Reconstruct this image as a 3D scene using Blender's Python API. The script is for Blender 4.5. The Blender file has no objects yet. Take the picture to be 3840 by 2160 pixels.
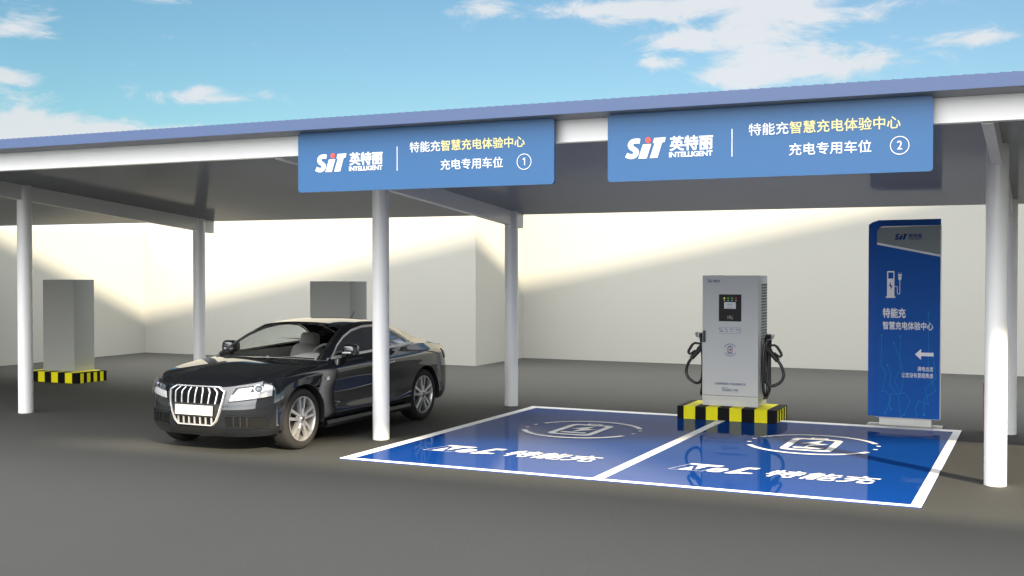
import bpy, bmesh, math, random
import numpy as np
from mathutils import Vector, Matrix

S = 2.05                                   # metres per unit of camera height
sc = bpy.context.scene
col = sc.collection
random.seed(7)
R = math.radians

# ------------------------------------------------------------------ camera
cam_d = bpy.data.cameras.new("camera")
cam = bpy.data.objects.new("camera", cam_d)
col.objects.link(cam)
cam_d.sensor_width = 36.0
cam_d.lens = 36.0 * 4274.9 / 3840.0
cam_d.clip_start = 0.05
cam_d.clip_end = 3000.0
YAW, PITCH = 0.4395, -0.0179
cam.location = (0, 0, S)
cam.rotation_euler = (math.pi / 2 + PITCH, 0, YAW)
sc.camera = cam

# ------------------------------------------------------------------ exposure
sc.view_settings.view_transform = 'Standard'
sc.view_settings.look = 'None'
sc.view_settings.exposure = 1.40
sc.view_settings.gamma = 1.0
sc.cycles.use_denoising = True
sc.cycles.max_bounces = 10
sc.cycles.transparent_max_bounces = 16
sc.cycles.sample_clamp_indirect = 6.0
sc.cycles.caustics_reflective = False
sc.cycles.caustics_refractive = False

# ------------------------------------------------------------------ sun
SUN_EL = R(22.8)
SH = Vector((-0.7756, 0.6313))             # horizontal travel of the light
sun_d = bpy.data.lights.new("sun", 'SUN')
sun_d.energy = 5.0
sun_d.angle = R(0.45)
sun_d.color = (1.0, 0.855, 0.63)
sun = bpy.data.objects.new("sun", sun_d)
col.objects.link(sun)
sdir = Vector((SH.x * math.cos(SUN_EL), SH.y * math.cos(SUN_EL), -math.sin(SUN_EL)))
sun.rotation_euler = sdir.to_track_quat('-Z', 'Y').to_euler()
sun.location = (20, -20, 30)

# ------------------------------------------------------------------ world
SKY_STRENGTH = 0.068
world = bpy.data.worlds.new("World")
sc.world = world
world.use_nodes = True
wn, wl = world.node_tree.nodes, world.node_tree.links
wn.clear()


def wmath(op, a, b=None, c=None):
    n = wn.new('ShaderNodeMath')
    n.operation = op
    for i, v in enumerate((a, b, c)):
        if v is None:
            continue
        if isinstance(v, (int, float)):
            n.inputs[i].default_value = v
        else:
            wl.new(v, n.inputs[i])
    return n.outputs[0]


sky = wn.new('ShaderNodeTexSky')
sky.sky_type = 'NISHITA'
sky.sun_disc = False
sky.sun_elevation = SUN_EL
sky.sun_rotation = math.atan2(-SH.x, -SH.y)
sky.altitude = 50
sky.air_density = 1.0
sky.dust_density = 0.6
sky.ozone_density = 1.6
tc = wn.new('ShaderNodeTexCoord')
sep = wn.new('ShaderNodeSeparateXYZ')
wl.new(tc.outputs['Generated'], sep.inputs[0])
dx, dy, dz = sep.outputs
az = wmath('ARCTAN2', dx, dy)
el = wmath('ARCSINE', dz)
# wispy noise stretched along the horizon
mp = wn.new('ShaderNodeMapping')
mp.inputs['Scale'].default_value = (1, 1, 2.6)
wl.new(tc.outputs['Generated'], mp.inputs[0])
nz = wn.new('ShaderNodeTexNoise')
nz.inputs['Scale'].default_value = 15.0
nz.inputs['Detail'].default_value = 9.0
nz.inputs['Roughness'].default_value = 0.66
nz.inputs['Distortion'].default_value = 0.5
wl.new(mp.outputs[0], nz.inputs['Vector'])
noise = nz.outputs['Fac']
nz2 = wn.new('ShaderNodeTexNoise')
nz2.inputs['Scale'].default_value = 2.2
nz2.inputs['Detail'].default_value = 7.0
wl.new(mp.outputs[0], nz2.inputs['Vector'])
# cloud banks (azimuth, elevation, half widths, weight), degrees
BANKS = [
    (-12.8, 12.8, 5.0, 0.9, 1.05), (-20.2, 12.5, 2.6, 0.5, 0.95), (-16.8, 11.1, 2.2, 0.45, 0.85), (-12.2, 11.4, 2.6, 0.9, 0.85),
    (-11.2, 9.8, 4.0, 0.75, 1.0), (-14.2, 9.2, 1.8, 0.4, 0.8), (-18.0, 10.0, 1.0, 0.3, 0.75),
    (-3.2, 10.5, 1.5, 0.32, 0.8), (-26.5, 12.8, 2.4, 0.5, 0.55),
    (-47.6, 6.2, 3.6, 0.95, 1.45), (-43.6, 5.6, 2.8, 0.6, 1.1), (-40.6, 8.2, 2.6, 0.42, 0.95),
    (-40.0, 6.6, 1.6, 0.3, 0.75), (-48.3, 10.9, 1.8, 0.6, 0.98), (-49.0, 8.8, 1.4, 0.4, 0.95), (-42.5, 12.6, 1.6, 0.25, 0.75),
    (-62.0, 6.0, 8.0, 4.0, 1.0), (-15.0, 36.0, 60.0, 9.0, 1.4), (20.0, 8.0, 9.0, 4.0, 0.9),  # the high wide bank is added out of view to whiten car reflections
]
total = None
for a0, e0, sa, se, wgt in BANKS:
    u = wmath('MULTIPLY', wmath('SUBTRACT', az, R(a0)), 1 / R(sa))
    v = wmath('MULTIPLY', wmath('SUBTRACT', el, R(e0)), 1 / R(se))
    d2 = wmath('ADD', wmath('MULTIPLY', u, u), wmath('MULTIPLY', v, v))
    g = wmath('MULTIPLY', wmath('EXPONENT', wmath('MULTIPLY', d2, -0.7)), wgt)
    total = g if total is None else wmath('ADD', total, g)
# bright overcast added out of view, overhead and behind the viewer, as fill light
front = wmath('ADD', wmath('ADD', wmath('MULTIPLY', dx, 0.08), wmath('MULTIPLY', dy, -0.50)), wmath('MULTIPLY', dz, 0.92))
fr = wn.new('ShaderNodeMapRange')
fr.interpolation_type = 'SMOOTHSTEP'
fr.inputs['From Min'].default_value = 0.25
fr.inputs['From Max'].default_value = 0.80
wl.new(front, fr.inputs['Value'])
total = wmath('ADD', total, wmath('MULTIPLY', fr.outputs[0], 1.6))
# pale haze just above the horizon
hz = wn.new('ShaderNodeMapRange')
hz.interpolation_type = 'SMOOTHSTEP'
hz.inputs['From Min'].default_value = R(4.6)
hz.inputs['From Max'].default_value = R(1.5)
wl.new(el, hz.inputs['Value'])
total = wmath('ADD', total, wmath('MULTIPLY', hz.outputs[0], 1.2))
dens = wmath('ADD', total, wmath('MULTIPLY', wmath('SUBTRACT', noise, 0.5), 2.7))
mr = wn.new('ShaderNodeMapRange')
mr.interpolation_type = 'SMOOTHSTEP'
mr.inputs['From Min'].default_value = 0.34
mr.inputs['From Max'].default_value = 1.0
wl.new(dens, mr.inputs['Value'])
cloud_fac = wmath('MULTIPLY', mr.outputs[0], 0.93)
# sky colour: Nishita pulled toward a clear cyan blue
tint = wn.new('ShaderNodeMix')
tint.data_type = 'RGBA'
tint.blend_type = 'MULTIPLY'
tint.inputs[0].default_value = 1.0
wl.new(sky.outputs[0], tint.inputs[6])
azr = wn.new('ShaderNodeMapRange')           # a little paler towards the east
azr.inputs['From Min'].default_value = R(-47)
azr.inputs['From Max'].default_value = R(-4)
wl.new(az, azr.inputs['Value'])
tmix = wn.new('ShaderNodeMix')
tmix.data_type = 'RGBA'
wl.new(azr.outputs[0], tmix.inputs[0])
tmix.inputs[6].default_value = (0.375, 0.525, 0.528, 1)
tmix.inputs[7].default_value = (0.67, 0.805, 0.82, 1)
wl.new(tmix.outputs[2], tint.inputs[7])
# cloud colour, brighter in the haze and boosted in the added fill overcast
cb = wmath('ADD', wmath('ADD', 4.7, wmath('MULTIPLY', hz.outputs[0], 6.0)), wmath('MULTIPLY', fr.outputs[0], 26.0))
cvar = wmath('ADD', 0.86, wmath('MULTIPLY', nz2.outputs['Fac'], 0.28))
cval = wmath('MULTIPLY', cb, cvar)
ccol = wn.new('ShaderNodeCombineColor')
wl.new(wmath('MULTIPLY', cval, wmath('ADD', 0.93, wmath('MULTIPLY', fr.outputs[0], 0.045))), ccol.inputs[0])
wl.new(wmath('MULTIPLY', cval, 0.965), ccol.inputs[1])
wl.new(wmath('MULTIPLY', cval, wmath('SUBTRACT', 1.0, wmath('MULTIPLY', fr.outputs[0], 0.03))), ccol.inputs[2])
mix = wn.new('ShaderNodeMix')
mix.data_type = 'RGBA'
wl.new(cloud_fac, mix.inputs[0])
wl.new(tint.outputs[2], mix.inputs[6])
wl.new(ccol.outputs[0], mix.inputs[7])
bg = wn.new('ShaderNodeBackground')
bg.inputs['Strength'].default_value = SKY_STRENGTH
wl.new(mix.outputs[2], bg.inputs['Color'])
wo = wn.new('ShaderNodeOutputWorld')
wl.new(bg.outputs[0], wo.inputs['Surface'])

# ------------------------------------------------------------------ materials
MATS = {}


def mat(name, rgb, rough=0.5, metal=0.0, spec=0.5, coat=0.0, coat_rough=0.03, noise=0.0, nscale=8.0,
        bump=0.0, bscale=60.0, emit=None, estr=0.0, ior=1.5):
    if name in MATS:
        return MATS[name]
    m = bpy.data.materials.new(name)
    m.use_nodes = True
    nt = m.node_tree
    b = nt.nodes['Principled BSDF']
    b.inputs['Base Color'].default_value = (*rgb, 1)
    b.inputs['Roughness'].default_value = rough
    b.inputs['Metallic'].default_value = metal
    b.inputs['Specular IOR Level'].default_value = spec
    b.inputs['Coat Weight'].default_value = coat
    b.inputs['Coat Roughness'].default_value = coat_rough
    b.inputs['IOR'].default_value = ior
    if emit:
        b.inputs['Emission Color'].default_value = (*emit, 1)
        b.inputs['Emission Strength'].default_value = estr
    if noise or bump:
        tcn = nt.nodes.new('ShaderNodeTexCoord')
    if noise:
        n = nt.nodes.new('ShaderNodeTexNoise')
        n.inputs['Scale'].default_value = nscale
        n.inputs['Detail'].default_value = 6
        nt.links.new(tcn.outputs['Object'], n.inputs['Vector'])
        r = nt.nodes.new('ShaderNodeMapRange')
        r.inputs['To Min'].default_value = 1 - noise
        r.inputs['To Max'].default_value = 1 + noise
        nt.links.new(n.outputs['Fac'], r.inputs['Value'])
        v = nt.nodes.new('ShaderNodeVectorMath')
        v.operation = 'SCALE'
        v.inputs[0].default_value = rgb
        nt.links.new(r.outputs[0], v.inputs['Scale'])
        nt.links.new(v.outputs[0], b.inputs['Base Color'])
    if bump:
        n2 = nt.nodes.new('ShaderNodeTexNoise')
        n2.inputs['Scale'].default_value = bscale
        n2.inputs['Detail'].default_value = 4
        nt.links.new(tcn.outputs['Object'], n2.inputs['Vector'])
        bn = nt.nodes.new('ShaderNodeBump')
        bn.inputs['Strength'].default_value = bump
        bn.inputs['Distance'].default_value = 0.01
        nt.links.new(n2.outputs['Fac'], bn.inputs['Height'])
        nt.links.new(bn.outputs[0], b.inputs['Normal'])
    MATS[name] = m
    return m


def glass(name, tintc, refl=1.0):
    if name in MATS:
        return MATS[name]
    m = bpy.data.materials.new(name)
    m.use_nodes = True
    nt = m.node_tree
    nt.nodes.clear()
    o = nt.nodes.new('ShaderNodeOutputMaterial')
    mx = nt.nodes.new('ShaderNodeMixShader')
    t = nt.nodes.new('ShaderNodeBsdfTransparent')
    t.inputs[0].default_value = (*tintc, 1)
    g = nt.nodes.new('ShaderNodeBsdfGlossy')
    g.inputs['Roughness'].default_value = 0.01
    g.inputs['Color'].default_value = (refl, refl, refl, 1)
    f = nt.nodes.new('ShaderNodeFresnel')
    f.inputs[0].default_value = 1.45
    nt.links.new(f.outputs[0], mx.inputs[0])
    nt.links.new(t.outputs[0], mx.inputs[1])
    nt.links.new(g.outputs[0], mx.inputs[2])
    nt.links.new(mx.outputs[0], o.inputs[0])
    MATS[name] = m
    return m


def gloss_layer(name, rgb, rough, fac):
    """paint under a thin even clear coat: diffuse base with a mirror share"""
    m = bpy.data.materials.new(name)
    m.use_nodes = True
    nt = m.node_tree
    nt.nodes.clear()
    o = nt.nodes.new('ShaderNodeOutputMaterial')
    mx = nt.nodes.new('ShaderNodeMixShader')
    d = nt.nodes.new('ShaderNodeBsdfDiffuse')
    tcn = nt.nodes.new('ShaderNodeTexCoord')
    n = nt.nodes.new('ShaderNodeTexNoise')
    n.inputs['Scale'].default_value = 1.1
    n.inputs['Detail'].default_value = 5
    r = nt.nodes.new('ShaderNodeMapRange')
    r.inputs['To Min'].default_value = 0.95
    r.inputs['To Max'].default_value = 1.05
    v = nt.nodes.new('ShaderNodeVectorMath')
    v.operation = 'SCALE'
    v.inputs[0].default_value = rgb
    nt.links.new(tcn.outputs['Object'], n.inputs['Vector'])
    nt.links.new(n.outputs['Fac'], r.inputs['Value'])
    nt.links.new(r.outputs[0], v.inputs['Scale'])
    nt.links.new(v.outputs[0], d.inputs['Color'])
    g_ = nt.nodes.new('ShaderNodeBsdfGlossy')
    g_.inputs['Roughness'].default_value = rough
    mx.inputs[0].default_value = fac
    nt.links.new(d.outputs[0], mx.inputs[1])
    nt.links.new(g_.outputs[0], mx.inputs[2])
    nt.links.new(mx.outputs[0], o.inputs[0])
    MATS[name] = m
    return m


M_GROUND = mat('asphalt', (0.0435, 0.044, 0.0405), 0.85, spec=0.25, noise=0.10, nscale=0.6, bump=0.25, bscale=90)
M_WALL = mat('cream_plaster', (0.325, 0.325, 0.292), 0.85, spec=0.2, noise=0.025, nscale=0.7, bump=0.10, bscale=30)
M_WHITE = mat('white_steel_paint', (0.90, 0.895, 0.88), 0.28, spec=0.5, noise=0.012, nscale=2)
M_FASCIA = mat('lavender_blue_paint', (0.078, 0.122, 0.245), 0.45)
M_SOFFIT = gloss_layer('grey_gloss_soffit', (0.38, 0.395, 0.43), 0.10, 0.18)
M_ROOFTOP = mat('roof_sheet_blue', (0.11, 0.16, 0.26), 0.5)
M_BAY = gloss_layer('blue_floor_paint', (0.005, 0.047, 0.225), 0.02, 0.19)
M_LINE = mat('white_floor_paint', (0.92, 0.92, 0.89), 0.7, spec=0.2, noise=0.02, nscale=3)
M_SIGN = mat('sign_blue', (0.046, 0.142, 0.315), 0.35, spec=0.3, noise=0.015, nscale=2)
M_TXT = mat('white_letters', (0.92, 0.92, 0.92), 0.5)
M_TXTY = mat('pale_yellow_letters', (0.90, 0.80, 0.34), 0.5)
M_RED = mat('coral_red', (0.80, 0.10, 0.085), 0.45)
M_SILVER = mat('silver_cabinet', (0.63, 0.635, 0.615), 0.45, metal=0.05, spec=0.3, noise=0.03, nscale=3)
M_SILVER2 = mat('pale_cabinet', (0.66, 0.66, 0.62), 0.45, noise=0.02, nscale=3)
M_GREY = mat('grey_cabinet', (0.37, 0.375, 0.345), 0.55, noise=0.03, nscale=2)
M_YEL = mat('hazard_yellow', (0.88, 0.80, 0.012), 0.5, spec=0.15, noise=0.04, nscale=9)
M_BLK = mat('hazard_black', (0.006, 0.006, 0.006), 0.6, spec=0.1)
M_PANEL = mat('dark_panel', (0.022, 0.022, 0.02), 0.5, spec=0.2)
M_NAVY = mat('navy_print', (0.006, 0.04, 0.20), 0.5, spec=0.1)
M_REDP = mat('red_print', (0.55, 0.012, 0.03), 0.5)
M_GLOW = mat('glow_yellow', (0.5, 0.5, 0.05), 0.5, emit=(0.85, 0.8, 0.1), estr=0.35)
M_GLOWG = mat('glow_green', (0.1, 0.45, 0.08), 0.5, emit=(0.12, 0.55, 0.1), estr=0.25)
M_GLOWR = mat('glow_red', (0.55, 0.03, 0.03), 0.5, emit=(0.7, 0.05, 0.05), estr=0.25)
M_LCD = mat('screen_white', (0.5, 0.52, 0.54), 0.3, emit=(0.8, 0.85, 0.9), estr=0.04)
M_RUB = mat('black_rubber', (0.012, 0.012, 0.013), 0.22, spec=0.6)
M_RUBM = mat('matt_black_plastic', (0.02, 0.02, 0.02), 0.5)
M_TOTEM = mat('totem_blue', (0.008, 0.105, 0.44), 0.45, spec=0.12, noise=0.02)
M_TOTEMB = mat('totem_back_blue', (0.012, 0.10, 0.43), 0.4, spec=0.12)
M_TOTG = mat('totem_grey', (0.25, 0.29, 0.285), 0.4, spec=0.2)
M_TOTW = mat('totem_white', (0.95, 0.95, 0.93), 0.5, spec=0.2)
M_CYAN = mat('circuit_cyan', (0.02, 0.32, 0.55), 0.5, spec=0.1)
M_CHROME = mat('chrome', (0.88, 0.88, 0.88), 0.10, metal=1.0)
M_REDSTEEL = mat('red_steel', (0.55, 0.02, 0.02), 0.4)
M_DARKVENT = mat('vent_dark', (0.06, 0.06, 0.06), 0.6)
M_BLOCKER = mat('blocker_pale', (0.62, 0.61, 0.58), 0.85, noise=0.08, nscale=0.6)


# ------------------------------------------------------------------ mesh builder
class MB:
    def __init__(self):
        self.v, self.f, self.m = [], [], []

    def add(self, verts, faces, mi=0):
        o = len(self.v)
        self.v += [tuple(p) for p in verts]
        self.f += [tuple(i + o for i in f) for f in faces]
        self.m += [mi] * len(faces)
        return self

    def box(self, x0, x1, y0, y1, z0, z1, mi=0):
        v = [(x0, y0, z0), (x1, y0, z0), (x1, y1, z0), (x0, y1, z0),
             (x0, y0, z1), (x1, y0, z1), (x1, y1, z1), (x0, y1, z1)]
        f = [(3, 2, 1, 0), (4, 5, 6, 7), (0, 1, 5, 4), (1, 2, 6, 5), (2, 3, 7, 6), (3, 0, 4, 7)]
        return self.add(v, f, mi)

    def prism(self, pts, n, mi=0):
        """closed polygon pts (3D, CCW seen from +n side) extruded by -n"""
        k = len(pts)
        n = Vector(n)
        top = [Vector(p) for p in pts]
        bot = [p - n for p in top]
        f = [tuple(range(k)), tuple(range(2 * k - 1, k - 1, -1))]
        f += [(i, i + k, (i + 1) % k + k, (i + 1) % k) for i in range(k)]
        return self.add(top + bot, f, mi)

    def strip(self, A, B, closed=False, mi=0):
        k = len(A)
        r = range(k if closed else k - 1)
        return self.add(list(A) + list(B), [(i, (i + 1) % k, (i + 1) % k + k, i + k) for i in r], mi)

    def grid(self, G, mi=0, flip=False):
        r, c = len(G), len(G[0])
        v = [p for row in G for p in row]
        f = []
        for i in range(r - 1):
            for j in range(c - 1):
                q = (i * c + j, i * c + j + 1, (i + 1) * c + j + 1, (i + 1) * c + j)
                f.append(q[::-1] if flip else q)
        return self.add(v, f, mi)

    def tube(self, pts, rad, seg=10, cap=True, mi=0):
        P = [Vector(p) for p in pts]
        rads = rad if hasattr(rad, '__len__') else [rad] * len(P)
        t0 = (P[1] - P[0]).normalized()
        up = Vector((0, 0, 1)) if abs(t0.z) < 0.9 else Vector((1, 0, 0))
        nrm = t0.cross(up).normalized()
        rings = []
        for i, p in enumerate(P):
            t = (P[min(i + 1, len(P) - 1)] - P[max(i - 1, 0)]).normalized()
            nrm = (nrm - t * nrm.dot(t)).normalized()
            b = t.cross(nrm)
            rings.append([p + (nrm * math.cos(a) + b * math.sin(a)) * rads[i]
                          for a in [2 * math.pi * k / seg for k in range(seg)]])
        for i in range(len(P) - 1):
            self.strip(rings[i], rings[i + 1], True, mi)
        if cap:
            self.add(rings[0], [tuple(range(seg))][::1], mi)
            self.add(rings[-1], [tuple(range(seg))[::-1]], mi)
        return self

    def lathe(self, prof, centre, axis='x', seg=40, mi=0, closed=False):
        """prof: list of (along axis, radius)"""
        cx, cy, cz = centre
        rings = []
        for a, r in prof:
            ring = []
            for k in range(seg):
                t = 2 * math.pi * k / seg
                c, s = math.cos(t) * r, math.sin(t) * r
                if axis == 'x':
                    ring.append((cx + a, cy + c, cz + s))
                elif axis == 'y':
                    ring.append((cx + s, cy + a, cz + c))
                else:
                    ring.append((cx + c, cy + s, cz + a))
            rings.append(ring)
        for i in range(len(rings) - 1):
            self.strip(rings[i], rings[i + 1], True, mi)
        if closed:
            self.strip(rings[-1], rings[0], True, mi)
        return self

    def disc(self, centre, r, axis='x', seg=32, mi=0):
        cx, cy, cz = centre
        ring = []
        for k in range(seg):
            t = 2 * math.pi * k / seg
            c, s = math.cos(t) * r, math.sin(t) * r
            ring.append((cx, cy + c, cz + s) if axis == 'x' else
                        (cx + c, cy, cz + s) if axis == 'y' else (cx + c, cy + s, cz))
        return self.add(ring, [tuple(range(seg))], mi)

    def mirror_x(self):
        k = len(self.v)
        self.v += [(-x, y, z) for x, y, z in self.v[:k]]
        self.f += [tuple(i + k for i in f[::-1]) for f in self.f[:]]
        self.m += self.m[:]
        return self

    def build(self, name, mats, parent=None, bevel=0.0, smooth=None, local=False, solid=0.0, merge=1e-5, seg=2):
        if not isinstance(mats, (list, tuple)):
            mats = [mats]
        me = bpy.data.meshes.new(name)
        off = Vector((0, 0, 0))
        if parent is not None and not local:
            p = parent
            while p is not None:
                off += p.location
                p = p.parent
        me.from_pydata([tuple(Vector(p) - off) for p in self.v], [], self.f)
        for m in mats:
            me.materials.append(m)
        me.polygons.foreach_set('material_index', self.m)
        bm = bmesh.new()
        bm.from_mesh(me)
        if merge:
            bmesh.ops.remove_doubles(bm, verts=bm.verts, dist=merge)
        bmesh.ops.recalc_face_normals(bm, faces=bm.faces)
        if bevel:
            ed = [e for e in bm.edges if len(e.link_faces) == 2 and e.calc_face_angle(0) > R(30)]
            bmesh.ops.bevel(bm, geom=ed, offset=bevel, segments=seg, affect='EDGES', clamp_overlap=True, profile=0.5)
        if smooth is not None:
            for f in bm.faces:
                f.smooth = True
            for e in bm.edges:
                e.smooth = not (len(e.link_faces) == 2 and e.calc_face_angle(0) > R(smooth))
        bm.to_mesh(me)
        bm.free()
        o = bpy.data.objects.new(name, me)
        col.objects.link(o)
        if parent is not None:
            o.parent = parent
        if solid:
            md = o.modifiers.new('thickness', 'SOLIDIFY')
            md.thickness = solid
            md.offset = -1
        return o


def tag(o, label=None, cat=None, group=None, kind=None):
    if label:
        o['label'] = label
    if cat:
        o['category'] = cat
    if group:
        o['group'] = group
    if kind:
        o['kind'] = kind
    return o


def thing(name, loc, label, cat, group=None, kind=None):
    o = bpy.data.objects.new(name, None)
    o.empty_display_size = 0.2
    o.location = loc
    col.objects.link(o)
    return tag(o, label, cat, group, kind)


# ------------------------------------------------------------------ lettering
def text_poly(body, bold=0.0, spacing=1.0, res=3):
    cu = bpy.data.curves.new('t', 'FONT')
    cu.body = body
    cu.resolution_u = res
    cu.space_character = spacing
    o = bpy.data.objects.new('t', cu)
    col.objects.link(o)
    bpy.context.view_layer.update()
    dg = bpy.context.evaluated_depsgraph_get()
    me = bpy.data.meshes.new_from_object(o.evaluated_get(dg))
    bm = bmesh.new()
    bm.from_mesh(me)
    bmesh.ops.remove_doubles(bm, verts=bm.verts, dist=1e-5)
    for f_ in bm.faces:
        if f_.normal.z < 0:
            f_.normal_flip()
    bm.verts.index_update()
    v = np.array([p.co[:2] for p in bm.verts])
    f = [tuple(q.index for q in p.verts) for p in bm.faces]
    bm.free()
    bpy.data.objects.remove(o)
    bpy.data.curves.remove(cu)
    bpy.data.meshes.remove(me)
    if bold:
        # heavier strokes: push every outline vertex outward along its mitre
        out = set()
        for fc in f:
            for i in range(len(fc)):
                e = (fc[i], fc[(i + 1) % len(fc)])
                if (e[1], e[0]) in out:
                    out.discard((e[1], e[0]))
                else:
                    out.add(e)
        nrm = np.zeros_like(v)
        for a, b in out:
            d = v[b] - v[a]
            l = np.hypot(*d)
            if l > 1e-7:
                nn = np.array([d[1], -d[0]]) / l
                nrm[a] += nn
                nrm[b] += nn
        l2 = (nrm ** 2).sum(1)
        ok = l2 > 0.05
        nrm[ok] = 2 * nrm[ok] / np.maximum(l2[ok], 1.2)[:, None]
        v = v + nrm * bold
    return v, f


class Frame:
    """2-D drawing plane: origin, u and v directions, n = outward normal"""
    def __init__(self, o, u, v, n):
        self.o, self.u, self.v, self.n = Vector(o), Vector(u), Vector(v), Vector(n)

    def p(self, a, b, h=0.0):
        return self.o + self.u * a + self.v * b + self.n * h

    def text(self, mb, body, u0, u1, v0, v1, bold=0.0, shear=0.0, lift=0.003, mi=0, spacing=1.0, thick=0.0):
        v, f = text_poly(body, bold, spacing=spacing)
        v = v.copy()
        mn = v.min(0)
        mx_ = v.max(0)
        v = (v - mn) / (mx_ - mn)
        hgt = v1 - v0
        wid = (u1 - u0) - abs(shear) * hgt
        P = [(u0 + a * wid + shear * b * hgt, v0 + b * hgt) for a, b in v]
        mb.add([self.p(a, b, lift) for a, b in P], f, mi)
        if thick:
            self._rim(mb, P, f, lift, thick, mi)

    def _rim(self, mb, P, f, lift, thick, mi):
        cnt = {}
        for fc in f:
            for i in range(len(fc)):
                a, b = fc[i], fc[(i + 1) % len(fc)]
                if (b, a) in cnt:
                    del cnt[(b, a)]
                else:
                    cnt[(a, b)] = 1
        for a, b in cnt:
            mb.add([self.p(*P[a], lift), self.p(*P[b], lift), self.p(*P[b], lift - thick), self.p(*P[a], lift - thick)],
                   [(0, 3, 2, 1)], mi)

    def poly(self, mb, pts, lift=0.003, thick=0.0, mi=0):
        if thick:
            mb.prism([self.p(a, b, lift) for a, b in pts], self.n * thick, mi)
        else:
            mb.add([self.p(a, b, lift) for a, b in pts], [tuple(range(len(pts)))], mi)

    def rect(self, mb, a0, a1, b0, b1, lift=0.003, thick=0.0, mi=0):
        self.poly(mb, [(a0, b0), (a1, b0), (a1, b1), (a0, b1)], lift, thick, mi)

    def rrect(self, mb, a0, a1, b0, b1, r, lift=0.003, thick=0.0, mi=0, n=5):
        self.poly(mb, rrect_pts(a0, a1, b0, b1, r, n), lift, thick, mi)

    def ring(self, mb, outer, inner, lift=0.003, mi=0, closed=True):
        mb.strip([self.p(a, b, lift) for a, b in outer], [self.p(a, b, lift) for a, b in inner], closed, mi)

    def arc(self, mb, ca, cb, r, w, t0, t1, n=28, lift=0.003, mi=0):
        T = [R(t0 + (t1 - t0) * k / n) for k in range(n + 1)]
        self.ring(mb, [(ca + math.cos(t) * (r + w / 2), cb + math.sin(t) * (r + w / 2)) for t in T],
                  [(ca + math.cos(t) * (r - w / 2), cb + math.sin(t) * (r - w / 2)) for t in T], lift, mi, False)

    def circle(self, mb, ca, cb, r, lift=0.003, mi=0, n=24, thick=0.0):
        self.poly(mb, [(ca + math.cos(2 * math.pi * k / n) * r, cb + math.sin(2 * math.pi * k / n) * r)
                       for k in range(n)], lift, thick, mi)

    def line(self, mb, pts, w, lift=0.003, mi=0):
        for (a0, b0), (a1, b1) in zip(pts[:-1], pts[1:]):
            d = Vector((a1 - a0, b1 - b0))
            if d.length < 1e-6:
                continue
            d.normalize()
            nx, ny = -d.y * w / 2, d.x * w / 2
            ex, ey = d.x * w * 0.3, d.y * w * 0.3
            self.poly(mb, [(a0 - nx - ex, b0 - ny - ey), (a1 - nx + ex, b1 - ny + ey),
                           (a1 + nx + ex, b1 + ny + ey), (a0 + nx - ex, b0 + ny - ey)], lift, 0, mi)
            lift += 0.00003


def rrect_pts(a0, a1, b0, b1, r, n=5):
    P = []
    for cx, cy, t0 in ((a1 - r, b0 + r, -90), (a1 - r, b1 - r, 0), (a0 + r, b1 - r, 90), (a0 + r, b0 + r, 180)):
        for k in range(n + 1):
            t = R(t0 + 90 * k / n)
            P.append((cx + math.cos(t) * r, cy + math.sin(t) * r))
    return P


def sit_logo(F, white, red, latin, cjk, dx=0.0, dz=0.0, k=1.0, lift=0.006, thick=0.0, bold=0.018):
    """slanted S-i-T mark with the red dot, Chinese name and small capitals; coordinates as on the first sign"""
    def q(a, b):
        return (dx + (a + 6.612) * k, dz + (b - 2.994) * k)
    # S as a swept ribbon
    c = [(-6.468, 3.146), (-6.500, 3.150), (-6.535, 3.145), (-6.556, 3.120), (-6.546, 3.094), (-6.522, 3.078),
         (-6.503, 3.060), (-6.508, 3.034), (-6.532, 3.018), (-6.562, 3.018), (-6.594, 3.032)]
    C = cr1(np.array([(x, z, 0) for x, z in c]), 44)
    L, Rr = [], []
    for i in range(len(C)):
        t = C[min(i + 1, len(C) - 1)] - C[max(i - 1, 0)]
        t = t / np.linalg.norm(t)
        w = 0.0215
        L.append(q(C[i][0] - t[1] * w * 1.12, C[i][1] + t[0] * w))
        Rr.append(q(C[i][0] + t[1] * w * 1.12, C[i][1] - t[0] * w))
    F.ring(white, L, Rr, lift, 0, False)
    if thick:
        white.strip([F.p(*p, lift) for p in L], [F.p(*p, lift - thick) for p in L])
        white.strip([F.p(*p, lift) for p in Rr], [F.p(*p, lift - thick) for p in Rr])
    F.poly(white, [q(-6.484, 2.995), q(-6.408, 2.995), q(-6.366, 3.119), q(-6.441, 3.118)], lift, thick)
    F.poly(white, [q(-6.380, 2.996), q(-6.310, 2.997), q(-6.268, 3.128), q(-6.246, 3.129), q(-6.236, 3.171),
                   q(-6.339, 3.168), q(-6.352, 3.125), q(-6.334, 3.126)], lift, thick)
    F.circle(red, *q(-6.394, 3.1525), 0.0265 * k, lift + 0.001, 0, 24, thick)
    a, b = q(-6.203, 3.048)
    a2, b2 = q(-5.822, 3.175)
    F.text(cjk, '英特丽', a, a2, b, b2, bold, 0, lift, thick=thick)
    a, b = q(-6.206, 2.995)
    a2, b2 = q(-5.824, 3.040)
    F.text(latin, 'INTELLIGENT', a, a2, b, b2, bold, 0, lift, spacing=0.93, thick=thick)


TEC = {
    'box': [(0, 0), (0.135, 0.406), (0.473, 0.40), (0.338, 0.0)],
    'n': [(0.099, 0.004), (0.233, 0.018), (0.191, 0.244)],
    't': [(0.115, 0.345), (0.135, 0.406), (0.473, 0.392), (0.445, 0.312), (0.345, 0.305), (0.261, 0.067), (0.222, 0.318)],
    'c': [(0.573, -0.012), (0.640, -0.004), (0.700, 0.028), (0.822, 0.050), (0.842, 0.100), (0.690, 0.112), (0.752, 0.318), (0.822, 0.322), (0.850, 0.411), (0.742, 0.405), (0.700, 0.375)],
}


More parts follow.
